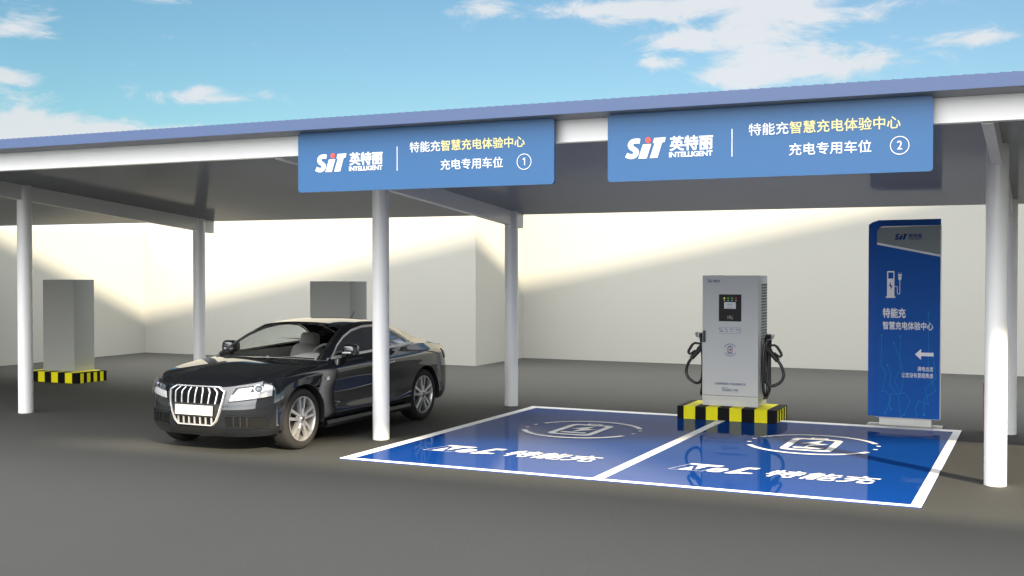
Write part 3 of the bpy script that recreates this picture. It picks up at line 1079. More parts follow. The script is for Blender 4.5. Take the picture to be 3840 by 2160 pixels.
sit_logo(TF, lg, dt, la, cj, dx=-1.781, dz=2.4045, k=0.4215, lift=0.0055, bold=0.018)
lg.build('logo', M_NAVY, tot); dt.build('logo_dot', M_REDP, tot); la.build('latin_lettering', M_NAVY, tot); cj.build('chinese_lettering', M_NAVY, tot)
st = MB()
L = 0.0052
a0, a1 = -1.866, -1.776
TF.rect(st, a0, -1.852, 1.682, 1.998, L); TF.rect(st, -1.789, a1, 1.682, 1.998, L)
TF.rect(st, -1.852, -1.789, 1.988, 2.006, L); TF.poly(st, [(a0, 1.998), (-1.852, 1.998), (-1.852, 2.006), (-1.860, 2.006)], L)
TF.poly(st, [(-1.789, 1.998), (a1, 1.998), (-1.782, 2.006), (-1.789, 2.006)], L)
TF.rect(st, -1.852, -1.789, 1.872, 1.910, L)
bp_ = [(-1.820, 1.872), (-1.843, 1.810), (-1.824, 1.810), (-1.822, 1.765), (-1.798, 1.822), (-1.818, 1.822)]
# body with the bolt cut out: two halves around it
TF.poly(st, [(-1.852, 1.682), (-1.822, 1.682), bp_[3], bp_[2], bp_[1], bp_[0], (-1.852, 1.872)], L)
TF.poly(st, [(-1.822, 1.682), (-1.789, 1.682), (-1.789, 1.872), bp_[0], bp_[5], bp_[4], bp_[3]], L)
TF.rect(st, -1.879, -1.764, 1.662, 1.682, L)
TF.rect(st, -1.736, -1.683, 1.956, 1.964, L)
TF.rect(st, -1.724, -1.7195, 1.964, 1.989, L); TF.rect(st, -1.699, -1.6945, 1.964, 1.989, L)
TF.poly(st, [(-1.729, 1.956), (-1.729, 1.905), (-1.7135, 1.885), (-1.7065, 1.885), (-1.690, 1.905), (-1.690, 1.956)], L)
cp_ = [(-1.776, 1.808), (-1.743, 1.808), (-1.740, 1.803), (-1.740, 1.735)] + [(-1.7245 - 0.0155 * math.cos(t), 1.728 - 0.0155 * math.sin(t)) for t in [R(k * 22.5) for k in range(9)]] + [(-1.709, 1.74), (-1.7095, 1.888)]
TF.line(st, cp_, 0.008, L)
st.build('charging_pictogram', M_TOTW, tot)
pd2 = MB(); TF.circle(pd2, -1.7095, 1.936, 0.006, L + 0.001, 0, 12); pd2.build('plug_hole', M_TOTEM, tot)
for t_, u0_, u1_, v0_, v1_, bo_ in (('特能充', -1.917, -1.637, 1.405, 1.534, 0.022), ('智慧充电体验中心', -1.917, -1.305, 1.256, 1.362, 0.020),
                                   ('满电出发', -1.491, -1.302, 0.735, 0.795, 0.008), ('让您没有里程焦虑', -1.683, -1.302, 0.650, 0.712, 0.008)):
    tx = MB(); TF.text(tx, t_, u0_, u1_, v0_, v1_, bo_, 0, L)
    tx.build('white_lettering', M_TOTW, tot)
ar = MB()
TF.poly(ar, [(-1.521, 0.949), (-1.448, 0.880), (-1.448, 0.928), (-1.299, 0.928), (-1.299, 0.974), (-1.448, 0.974), (-1.448, 1.018)], L + 0.001)
ar.build('white_arrow', M_TXT, tot)
ci = MB()
PATHS = [
    [(-1.93, 1.184), (-1.935, 0.794), (-1.872, 0.702), (-1.919, 0.458), (-1.863, 0.458), (-1.807, 0.365), (-1.881, 0.18)],
    [(-1.856, 0.802), (-1.813, 0.678), (-1.826, 0.544), (-1.722, 0.411), (-1.686, 0.143)],
    [(-1.779, 1.084), (-1.674, 0.797), (-1.77, 0.608), (-1.696, 0.433), (-1.818, 0.433), (-1.836, 0.313), (-1.806, 0.233)],
    [(-1.70, 1.173), (-1.702, 0.779), (-1.647, 0.708), (-1.689, 0.445), (-1.633, 0.445), (-1.576, 0.352), (-1.651, 0.168)],
    [(-1.363, 1.486), (-1.361, 0.705), (-1.269, 0.498), (-1.409, 0.39), (-1.41, 0.187)],
    [(-1.316, 0.979), (-1.266, 0.658), (-1.394, 0.513), (-1.356, 0.315), (-1.474, 0.36), (-1.513, 0.249), (-1.499, 0.166)],
]
for i, P in enumerate(PATHS):
    TF.line(ci, P, 0.0042, 0.0036 + i * 0.0002)
    for e_, rr in ((P[0], 0.0095), (P[-1], 0.0095 if i != 4 else 0.013)):
        TF.circle(ci, *e_, rr, 0.0040 + i * 0.0002, 0, 14)
ci.build('circuit_pattern', M_CYAN, tot)

# ------------------------------------------------------------------ red cabinet peeking out behind the right column
rc = thing('red_box', (-0.31 * S, 7.50 * S, 0), 'narrow red box almost hidden behind the right front column', 'box')
o = MB(); o.box(-0.3512 * S, -0.275 * S, 7.4805 * S, 7.55 * S, 0, 0.3056 * S); o.build('box_body', M_REDSTEEL, rc, bevel=0.004)
o = MB(); o.box(-0.342 * S, -0.283 * S, 7.4805 * S - 0.006, 7.4805 * S - 0.0005, 0.03, 0.3056 * S - 0.03); o.build('box_door', M_REDSTEEL, rc, bevel=0.002)
# ------------------------------------------------------------------ the black coupe
M_PAINT = mat('black_blue_paint', (0.0085, 0.0095, 0.0115), 0.4, spec=0.0, coat=1.0, coat_rough=0.012)
M_PAINT.node_tree.nodes['Principled BSDF'].inputs['Coat IOR'].default_value = 1.95
M_PAINTIN = mat('inner_body_black', (0.006, 0.006, 0.007), 0.7)
M_PLASTIC = mat('black_plastic', (0.012, 0.012, 0.012), 0.45)
M_GRILLE = mat('grille_black', (0.006, 0.006, 0.006), 0.6, spec=0.12)
M_TYRE = mat('tyre_rubber', (0.022, 0.021, 0.020), 0.75, spec=0.3, noise=0.08, nscale=20)
M_ALLOY = mat('alloy_silver', (0.62, 0.61, 0.60), 0.30, metal=0.75)
M_DISC = mat('brake_disc', (0.20, 0.20, 0.20), 0.35, metal=0.9)
M_INT = mat('cabin_grey', (0.78, 0.77, 0.74), 0.7)
M_LEATHER = mat('seat_leather', (0.46, 0.42, 0.40), 0.5, noise=0.06, nscale=6)
M_PALE = mat('pale_trim', (0.30, 0.30, 0.29), 0.5)
M_LAMP = mat('lamp_white', (0.56, 0.56, 0.56), 0.22, metal=0.1)
M_REFL = mat('lamp_reflector', (0.40, 0.41, 0.42), 0.15, metal=0.85)
M_BRIGHT = mat('bright_grille_trim', (0.80, 0.80, 0.80), 0.18, metal=0.6)
M_LENS = mat('projector_lens', (0.16, 0.18, 0.21), 0.05, metal=0.6)
M_TAIL = mat('tail_red', (0.50, 0.010, 0.012), 0.12, coat=1.0)
M_PLATE = mat('blank_plate', (0.55, 0.54, 0.51), 0.5, spec=0.2)
M_TRIM = mat('satin_trim', (0.72, 0.71, 0.69), 0.28, metal=0.6)
M_GLASS = glass('window_glass', (0.96, 0.98, 0.97), 0.5)
M_LGLASS = glass('lamp_glass', (0.97, 0.97, 0.97))

CARO = Vector((-8.49, 10.57, 0))
car = thing('car', CARO, 'glossy black coupe parked under the canopy beside the middle column', 'car')
AX = (0.04, 2.79)                 # axle positions along the car, z of hub
HUB, RW = 0.345, 0.392

# plan points and (inset, z) rows of the body side, front centre round to rear centre
COLS = [
    ((0.00, -0.712), [(.06, .20), (.012, .265), (.0, .36), (.0, .48), (.008, .58), (.025, .67), (.055, .738)]),
    ((0.20, -0.708), [(.06, .20), (.012, .265), (.0, .36), (.0, .48), (.008, .58), (.025, .67), (.055, .739)]),
    ((0.38, -0.690), [(.06, .20), (.012, .265), (.0, .37), (.0, .49), (.012, .59), (.032, .68), (.060, .743)]),
    ((0.55, -0.648), [(.055, .20), (.012, .27), (.0, .38), (.0, .50), (.014, .61), (.045, .70), (.085, .765)]),
    ((0.69, -0.578), [(.05, .205), (.012, .275), (.0, .39), (.0, .515), (.014, .625), (.045, .715), (.095, .785)]),
    ((0.80, -0.482), [(.05, .21), (.012, .28), (.0, .40), (.0, .53), (.012, .645), (.04, .735), (.095, .808)]),
    ((0.875, -0.355), [(.05, .22), (.012, .29), (.0, .42), (.0, .55), (.010, .665), (.035, .765), (.095, .834)]),
    ((0.912, -0.190), [(.05, .225), (.015, .295), (.0, .43), (.0, .56), (.006, .69), (.028, .80), (.095, .864)]),
    ((0.928, 0.040), [(.05, .23), (.018, .30), (.0, .44), (.0, .57), (.004, .72), (.022, .83), (.095, .900)]),
    ((0.930, 0.350), [(.055, .22), (.018, .315), (.004, .45), (.006, .59), (.004, .74), (.018, .85), (.095, .935)]),
    ((0.926, 0.690), [(.060, .21), (.014, .33), (.012, .46), (.014, .60), (.004, .755), (.014, .865), (.088, .957)]),
    ((0.928, 1.150), [(.065, .205), (.014, .335), (.020, .46), (.020, .61), (.006, .765), (.012, .875), (.088, .969)]),
    ((0.930, 1.600), [(.065, .205), (.014, .335), (.020, .46), (.020, .61), (.006, .77), (.010, .88), (.088, .982)]),
    ((0.932, 2.040), [(.062, .215), (.016, .335), (.014, .46), (.014, .61), (.003, .775), (.008, .89), (.090, .999)]),
    ((0.935, 2.400), [(.058, .225), (.018, .335), (.006, .46), (.006, .61), (.0, .775), (.010, .90), (.100, 1.015)]),
    ((0.932, 2.790), [(.050, .235), (.018, .335), (.0, .46), (.0, .61), (.0, .775), (.018, .915), (.125, 1.030)]),
    ((0.912, 3.120), [(.050, .24), (.014, .335), (.0, .46), (.0, .60), (.0, .76), (.022, .905), (.140, 1.020)]),
    ((0.872, 3.400), [(.050, .25), (.010, .335), (.0, .46), (.0, .59), (.004, .74), (.026, .89), (.120, .995)]),
    ((0.790, 3.590), [(.055, .255), (.010, .34), (.0, .46), (.0, .585), (.010, .73), (.040, .88), (.085, .984)]),
    ((0.610, 3.705), [(.060, .26), (.010, .34), (.0, .46), (.0, .585), (.024, .72), (.075, .87), (.105, .985)]),
    ((0.300, 3.752), [(.060, .26), (.010, .34), (.0, .46), (.0, .585), (.034, .72), (.090, .87), (.115, .990)]),
    ((0.000, 3.760), [(.060, .26), (.010, .34), (.0, .46), (.0, .585), (.036, .72), (.092, .87), (.118, .992)]),
]
plan = np.array([c[0] for c in COLS])
tang = np.array([plan[min(i + 1, len(plan) - 1)] - plan[max(i - 1, 0)] for i in range(len(plan))])
tang[0] = (1, 0)
tang[-1] = (-1, 0)
tang /= np.linalg.norm(tang, axis=1)[:, None]
BODY = np.zeros((len(COLS), 7, 3))
for i, (p_, rows) in enumerate(COLS):
    nx_, ny_ = tang[i][1], -tang[i][0]
    for j, (ins_, z_) in enumerate(rows):
        BODY[i, j] = (p_[0] - nx_ * ins_, p_[1] - ny_ * ins_, z_)


def wrap(ss, tt):
    """grid of points over the body side: ss column parameters, tt row parameters"""
    A = crt(BODY, ss)                       # (ns,7,3)
    return np.transpose(crt(np.transpose(A, (1, 0, 2)), tt), (1, 0, 2))


TD = np.linspace(0, 6, 61)


def wz(s, z, off=0.0):
    """point on the body at column s and height z, lifted off along the normal"""
    g = wrap([s - 0.02, s, s + 0.02], TD)
    t = np.interp(z, g[1][:, 2], TD)
    q = wrap([s - 0.02, s, s + 0.02], [max(t - 0.05, 0), t, min(t + 0.05, 6)])
    n_ = np.cross(q[2, 1] - q[0, 1], q[1, 2] - q[1, 0])
    n_ /= np.linalg.norm(n_) + 1e-9
    return q[1, 1] + n_ * off


NSIGN = 1.0
tst = wz(10, 0.6, 0.05)[0] - wz(10, 0.6)[0]
if tst < 0:
    NSIGN = -1.0


def overlay(quad, off, ns=14, nt=6, mb=None, shrink=0.0):
    """patch on the body between four (s, z) corners: inner-top, outer-top, outer-bottom, inner-bottom"""
    (s0, z0), (s1, z1), (s2, z2), (s3, z3) = quad
    if shrink:
        cs, cz = (s0 + s1 + s2 + s3) / 4, (z0 + z1 + z2 + z3) / 4
        (s0, z0), (s1, z1), (s2, z2), (s3, z3) = [(s + (cs - s) * shrink, z + (cz - z) * shrink) for s, z in quad]
    G = []
    for i in range(nt + 1):
        v_ = i / nt
        row = []
        for j in range(ns + 1):
            u_ = j / ns
            s = (s0 * (1 - u_) + s1 * u_) * (1 - v_) + (s3 * (1 - u_) + s2 * u_) * v_
            z = (z0 * (1 - u_) + z1 * u_) * (1 - v_) + (z3 * (1 - u_) + z2 * u_) * v_
            row.append(tuple(wz(s, z, off * NSIGN)))
        G.append(row)
    mb = mb or MB()
    mb.grid(G)
    return mb, G


def clip_grid(P, circles):
    """P (ns,nt,3) -> verts, faces with round wheel openings cut out (y,z circles)"""
    ns, nt = P.shape[:2]
    V = P.reshape(-1, 3).copy()
    F_ = [(i * nt + j, (i + 1) * nt + j, (i + 1) * nt + j + 1, i * nt + j + 1) for i in range(ns - 1) for j in range(nt - 1)]
    for cy, cz, r in circles:
        d = np.hypot(V[:, 1] - cy, V[:, 2] - cz)
        ins = d < r
        F_ = [f for f in F_ if not all(ins[list(f)])]
        used = set(i for f in F_ for i in f)
        for i in used:
            if ins[i]:
                k = r / max(d[i], 1e-6)
                V[i, 1] = cy + (V[i, 1] - cy) * k
                V[i, 2] = cz + (V[i, 2] - cz) * k
    used = sorted(set(i for f in F_ for i in f))
    mp_ = {o_: n_ for n_, o_ in enumerate(used)}
    return [tuple(V[i]) for i in used], [tuple(mp_[i] for i in f) for f in F_]


CIRC = [(AX[0], HUB, RW), (AX[1], HUB, RW)]
TT = np.linspace(0, 6, 49)
GAP = 0.006


def body_panel(name, s0, s1, right_only=False, both=False, n=None):
    n = n or int((s1 - s0) * 14) + 2
    P = wrap(np.linspace(s0, s1, n), TT)
    v_, f_ = clip_grid(P, CIRC)
    mb = MB()
    mb.add(v_, f_)
    if both:
        mb.mirror_x()
    return mb


def put(mb, name, m, parent=None, **k):
    return mb.build(name, m, parent or car, local=True, **k)


put(body_panel('b', 0, 6 - GAP, both=True), 'front_bumper', M_PAINT, smooth=50)
put(body_panel('b', 17 + GAP, 21, both=True), 'rear_bumper', M_PAINT, smooth=50)
doors = {}
for sx in (1, -1):
    for nm, a_, b_ in (('fender', 6, 10 - GAP), ('door', 10, 13 - GAP), ('rear_quarter', 13, 17)):
        mb = body_panel(nm, a_, b_)
        if sx < 0:
            mb.v = [(-x, y, z) for x, y, z in mb.v]
        ob = put(mb, nm, M_PAINT, smooth=50)
        doors[(nm, sx)] = ob
# dark liner behind the panel gaps
for s0_, s1_ in ((5.0, 6.9), (9.0, 10.9), (12.0, 14.0), (16.2, 17.9)):
    P = wrap(np.linspace(s0_, s1_, 20), np.linspace(0.3, 5.8, 30)).copy()
    P[:, :, 0] -= 0.022
    v_, f_ = clip_grid(P, [(AX[0], HUB, RW + 0.01), (AX[1], HUB, RW + 0.01)])
    for sx in (1, -1):
        mb = MB()
        mb.add([(sx * x, y, z) for x, y, z in v_], f_)
        put(mb, 'body_liner', M_PAINTIN)
# sill skirts
for sx in (1, -1):
    mb = MB()
    ys = np.linspace(0.46, 2.37, 14)
    G = [[(sx * x, y, z) for y in ys] for x, z in ((0.93, 0.275), (0.945, 0.235), (0.925, 0.195), (0.80, 0.19))]
    mb.grid(G)
    put(mb, 'sill_skirt', M_PLASTIC, smooth=40)

top = BODY[:, 6]                  # upper edge of the body side


def skin(E, Mid, nu, nv, pw=2.0, pz=2.4, u0=0.0, u1=1.0, mirror=True):
    """crowned panel between centre line Mid and side edge E (both lists along v), u from centre to edge"""
    E = cr1(E, nv)
    Mid = cr1(Mid, nv)
    G = []
    for u_ in np.linspace(u0, u1, nu):
        row = []
        for e, m_ in zip(E, Mid):
            row.append((e[0] * u_, m_[1] + (e[1] - m_[1]) * u_ ** pw, m_[2] + (e[2] - m_[2]) * u_ ** pz))
        G.append(row)
    mb = MB()
    mb.grid(G)
    if mirror:
        mb.mirror_x()
    return mb


# bonnet
E_h = [top[i] for i in (2, 3, 4, 5, 6, 7, 8, 9)] + [np.array([0.836, 0.60, 0.952])]
M_h = [(0, -0.664, 0.738), (0, -0.60, 0.784), (0, -0.50, 0.822), (0, -0.38, 0.856), (0, -0.20, 0.888), (0, -0.02, 0.916), (0, 0.15, 0.940), (0, 0.32, 0.962), (0, 0.47, 0.978)]
put(skin(E_h, M_h, 20, 60, 2.2, 3.2, 0, 0.86), 'bonnet', M_PAINT, smooth=50)
for sx in (1, -1):
    mb = skin(E_h, M_h, 5, 60, 2.2, 3.2, 0.866, 1.0, mirror=False)
    if sx < 0:
        mb.v = [(-x, y, z) for x, y, z in mb.v]
    put(mb, 'wing_top', M_PAINT, doors[('fender', sx)], smooth=50)
# windscreen, roof, rear window edges
W_E = [(0.745, 0.580, 0.962), (0.705, 0.820, 1.100), (0.655, 1.065, 1.222), (0.600, 1.300, 1.322)]
W_M = [(0, 0.430, 0.982), (0, 0.710, 1.140), (0, 0.975, 1.272), (0, 1.225, 1.366)]
R_E = [(0.600, 1.300, 1.322), (0.606, 1.700, 1.358), (0.602, 2.100, 1.342), (0.570, 2.480, 1.272)]
R_M = [(0, 1.225, 1.366), (0, 1.700, 1.400), (0, 2.100, 1.392), (0, 2.500, 1.328)]
B_E = [(0.570, 2.480, 1.272), (0.585, 2.740, 1.194), (0.620, 3.000, 1.106), (0.690, 3.200, 1.032)]
B_M = [(0, 2.500, 1.325), (0, 2.790, 1.235), (0, 3.060, 1.130), (0, 3.290, 1.042)]
T_E = [(0.690, 3.200, 1.032), tuple(top[17]), tuple(top[18] + np.array([-0.01, 0.0, 0.002])), tuple(top[19] + np.array([0.03, 0.02, 0.0]))]
T_M = [(0, 3.290, 1.042), (0, 3.42, 1.024), (0, 3.55, 1.010), (0, 3.655, 1.004)]
put(skin(W_E, W_M, 16, 20, 2, 2, 0, 0.955), 'windscreen', M_GLASS, smooth=60)
for sx in (1, -1):                                  # black edging round the screen
    mb = MB()
    mb2 = skin(W_E, W_M, 3, 20, 2, 2, 0.950, 1.0, mirror=False)
    mb.add([(sx * x, y - 0.002, z + 0.002) for x, y, z in mb2.v], mb2.f)
    put(mb, 'screen_edging', M_PLASTIC, smooth=60)
put(skin(R_E, R_M, 16, 24, 2, 2.4), 'roof', M_PAINT, smooth=60, solid=0.012)
put(skin(B_E, B_M, 16, 20, 2, 2.2, 0, 0.93), 'rear_window', M_GLASS, smooth=60)
for sx in (1, -1):
    mb = MB()
    mb2 = skin(B_E, B_M, 3, 20, 2, 2.2, 0.925, 1.0, mirror=False)
    mb.add([(sx * x, y, z + 0.002) for x, y, z in mb2.v], mb2.f)
    put(mb, 'rear_pillar_trim', M_PAINT, smooth=60)
put(skin(T_E, T_M, 14, 16, 2, 2.2), 'boot_lid', M_PAINT, smooth=50)
R_E2 = [(x - 0.02, y, z - 0.022) for x, y, z in R_E]
R_M2 = [(x, y, z - 0.022) for x, y, z in R_M]
put(skin(R_E2, R_M2, 12, 20, 2, 2.4), 'headliner', M_INT, smooth=60)
# cowl strip
cw = MB()
xs = np.linspace(-0.80, 0.80, 25)
cw.grid([[(x, 0.47 + 0.16 * (x / .745) ** 2 - 0.06, 0.970 - 0.030 * abs(x / .745) ** 2.4) for x in xs],
         [(x, 0.47 + 0.16 * (x / .745) ** 2 + 0.10, 0.955 - 0.018 * abs(x / .745) ** 2) for x in xs]])
put(cw, 'cowl', M_PLASTIC, smooth=50)
wp = MB()
for x0, x1 in ((-0.55, 0.05), (0.10, 0.66)):
    P = [(x, 0.455 + 0.16 * (x / .745) ** 2 + 0.02, 0.995 - 0.028 * abs(x / .745) ** 2) for x in np.linspace(x0, x1, 10)]
    wp2 = MB(); wp2.tube(P, 0.009, 6)
    put(wp2, 'wiper', M_PLASTIC, smooth=60)

# side windows: painted surround, bright trim, glass
OUT = [(0.838, 0.640, 0.955), (0.745, 0.580, 0.963), (0.705, 0.820, 1.101), (0.655, 1.065, 1.223), (0.601, 1.300, 1.323), (0.606, 1.600, 1.352), (0.606, 1.900, 1.353),
       (0.598, 2.200, 1.328), (0.571, 2.480, 1.273), (0.586, 2.740, 1.195), (0.622, 3.000, 1.107), (0.692, 3.200, 1.033), (0.775, 3.110, 1.021), (0.812, 2.79, 1.030), (0.833, 2.400, 1.015),
       (0.841, 2.04, 0.999), (0.842, 1.60, 0.982), (0.840, 1.150, 0.969)]
DLO = [(0.829, 0.690, 0.970), (0.795, 0.795, 1.045), (0.752, 0.925, 1.125), (0.708, 1.115, 1.212), (0.668, 1.360, 1.284), (0.650, 1.630, 1.319), (0.648, 1.900, 1.321),
       (0.660, 2.140, 1.292), (0.688, 2.320, 1.228), (0.722, 2.460, 1.158), (0.757, 2.590, 1.085), (0.788, 2.680, 1.044), (0.797, 2.630, 1.038), (0.806, 2.500, 1.034), (0.818, 2.200, 1.024),
       (0.826, 1.900, 1.012), (0.829, 1.550, 0.998), (0.830, 1.100, 0.982)]
for sx in (1, -1):
    A = [(sx * x, y, z) for x, y, z in OUT]
    B = [(sx * x, y, z) for x, y, z in DLO]
    cen = np.mean(DLO, 0)
    def inset(P, d, o):
        out = []
        for i, (x, y, z) in enumerate(P):
            a = np.array(P[i - 1]); b = np.array(P[(i + 1) % len(P)])
            t = (b - a)[1:]; t = t / np.linalg.norm(t)
            nn = np.array([t[1], -t[0]])          # inward (loop runs up the front, back along the roof)
            out.append((x + o, y + nn[0] * d, z + nn[1] * d))
        return out
    I1 = inset(DLO, 0.026, 0.004)
    O1 = inset(DLO, -0.004, 0.006)
    mb = MB(); mb.strip(A, B, True)
    nm_ = put(mb, 'window_pillars', M_PAINT, smooth=45)
    mb = MB()
    mb.strip([(sx * x, y, z) for x, y, z in O1], [(sx * x, y, z) for x, y, z in I1], True)
    mb.strip([(sx * x, y, z) for x, y, z in I1], [(sx * (x - 0.015), y, z) for x, y, z in I1], True)
    put(mb, 'window_trim', M_TRIM, smooth=45)
    mb = MB()
    I2 = [(sx * (x - 0.008), y, z) for x, y, z in inset(DLO, 0.020, 0.0)]
    cc = (sx * (cen[0] + 0.005), cen[1], cen[2])
    k_ = len(I2)
    mb.add(I2 + [cc], [(i, (i + 1) % k_, k_) for i in range(k_)])
    put(mb, 'side_window', M_GLASS, smooth=80)

# cabin
cab = MB()
cab.box(-0.80, 0.80, 0.66, 2.95, 0.34, 0.36)
for sx in (1, -1):
    cab.grid([[(sx * 0.835, y, z) for y in (0.62, 1.2, 2.0, 2.7)] for z in (0.36, 0.70)])
    cab.grid([[(sx * x, y, z) for y in (0.62, 1.2, 2.0, 2.7)] for x, z in ((0.835, 0.70), (0.80, 0.93), (0.825, 0.985))])
put(cab, 'cabin_floor', M_INT, smooth=40)
ds = MB()
xs = np.linspace(-0.79, 0.79, 27)
def hump(x):
    return 0.055 * math.exp(-((x - 0.37) / 0.20) ** 4)
ds.grid([[(x, 0.60 + 0.1 * (1 - (x / .8) ** 2) * -1, 0.945) for x in xs], [(x, 0.80, 0.955 + hump(x) * .7) for x in xs], [(x, 0.98, 0.955 + hump(x)) for x in xs],
         [(x, 1.06, 0.925 + hump(x) * .8) for x in xs], [(x, 1.05, 0.78) for x in xs], [(x, 0.98, 0.60) for x in xs]])
put(ds, 'dashboard', M_INT, smooth=60)


def rbox(mb, c, d, tilt=0.0, taper=1.0, e=0.38):
    """soft box: superellipsoid about c with full sizes d, tilted back about x, narrowed at the top"""
    V = []
    nu_, nv_ = 20, 12
    ct, st_ = math.cos(tilt), math.sin(tilt)
    for i in range(nv_ + 1):
        ph = -math.pi / 2 + math.pi * i / nv_
        row = []
        for j in range(nu_):
            th = 2 * math.pi * j / nu_
            f = lambda w_: math.copysign(abs(w_) ** e, w_)
            x = f(math.cos(ph)) * f(math.cos(th)) * d[0] / 2
            y = f(math.cos(ph)) * f(math.sin(th)) * d[1] / 2
            z = f(math.sin(ph)) * d[2] / 2
            x *= 1 + (taper - 1) * (z / d[2] + 0.5)
            row.append((c[0] + x, c[1] + y * ct + z * st_, c[2] - y * st_ + z * ct))
        V.append(row)
    for i in range(nv_):
        mb.strip(V[i], V[i + 1], True)


for x in (-0.37, 0.37):
    m1 = MB(); rbox(m1, (x, 1.55, 0.52), (0.54, 0.56, 0.22)); rbox(m1, (x, 1.86, 0.74), (0.54, 0.20, 0.62), tilt=0.30, taper=0.82)
    so = put(m1, 'front_seat', M_LEATHER, smooth=60)
    m2 = MB(); rbox(m2, (x, 1.97, 1.085), (0.285, 0.125, 0.205), tilt=0.22, taper=0.86)
    for e in (-0.06, 0.06):
        m2.tube([(x + e, 1.93, 0.93), (x + e, 1.96, 1.03)], 0.008, 6)
    put(m2, 'headrest', M_LEATHER, so, smooth=60)
m1 = MB(); rbox(m1, (0, 2.45, 0.56), (1.25, 0.5, 0.2)); rbox(m1, (0, 2.68, 0.80), (1.25, 0.18, 0.50), tilt=0.35, taper=0.92)
ro = put(m1, 'rear_seat', M_LEATHER, smooth=60)
for x in (-0.36, 0.36):
    m2 = MB(); rbox(m2, (x, 2.77, 1.075), (0.27, 0.11, 0.15), tilt=0.25, taper=0.86)
    put(m2, 'headrest', M_LEATHER, ro, smooth=60)
shf = MB(); shf.add([(-0.66, 2.80, 0.99), (0.66, 2.80, 0.99), (0.62, 3.26, 1.02), (-0.62, 3.26, 1.02)], [(0, 1, 2, 3)]); put(shf, 'parcel_shelf', M_INT)
sw = MB()
sc_ = Vector((0.37, 1.20, 0.93))
ax1, ax2 = Vector((1, 0, 0)), Vector((0, 0.42, 0.907))
ring_ = [sc_ + (ax1 * math.cos(t) + ax2 * math.sin(t)) * 0.178 for t in [2 * math.pi * k / 36 for k in range(37)]]
sw.tube(ring_, 0.0165, 8, cap=False)
for t in (R(0), R(180), R(270)):
    sw.tube([sc_, sc_ + (ax1 * math.cos(t) + ax2 * math.sin(t)) * 0.17], 0.018, 6)
sw.tube([sc_ + Vector((0, -0.01, 0.0)), sc_ + Vector((0, 0.035, -0.02))], 0.06, 16)
put(sw, 'steering_wheel', M_PALE, smooth=60)

# underbody and wheel wells
ub = MB(); ub.box(-0.78, 0.78, 0.42, 2.42, 0.185, 0.335); ub.box(-0.55, 0.55, -0.50, 0.42, 0.20, 0.335); ub.box(-0.55, 0.55, 2.42, 3.60, 0.22, 0.335)
ub.box(-0.56, 0.56, -0.46, 0.60, 0.34, 0.70); ub.box(-0.62, 0.62, 2.96, 3.60, 0.34, 0.86)
put(ub, 'underbody', M_PAINTIN)
for ya in AX:
    for sx in (1, -1):
        mb = MB()
        A = [(sx * 0.915, ya + RW * 1.005 * math.cos(t), HUB + RW * 1.005 * math.sin(t)) for t in [R(-12 + 204 * k / 40) for k in range(41)]]
        B = [(sx * 0.58, y, z) for _, y, z in A]
        mb.strip(A, B)
        mb.add([(sx * 0.58, ya, HUB)] + B, [(0, i + 1, i + 2) for i in range(len(B) - 1)])
        put(mb, 'wheel_well', M_PAINTIN, smooth=60)


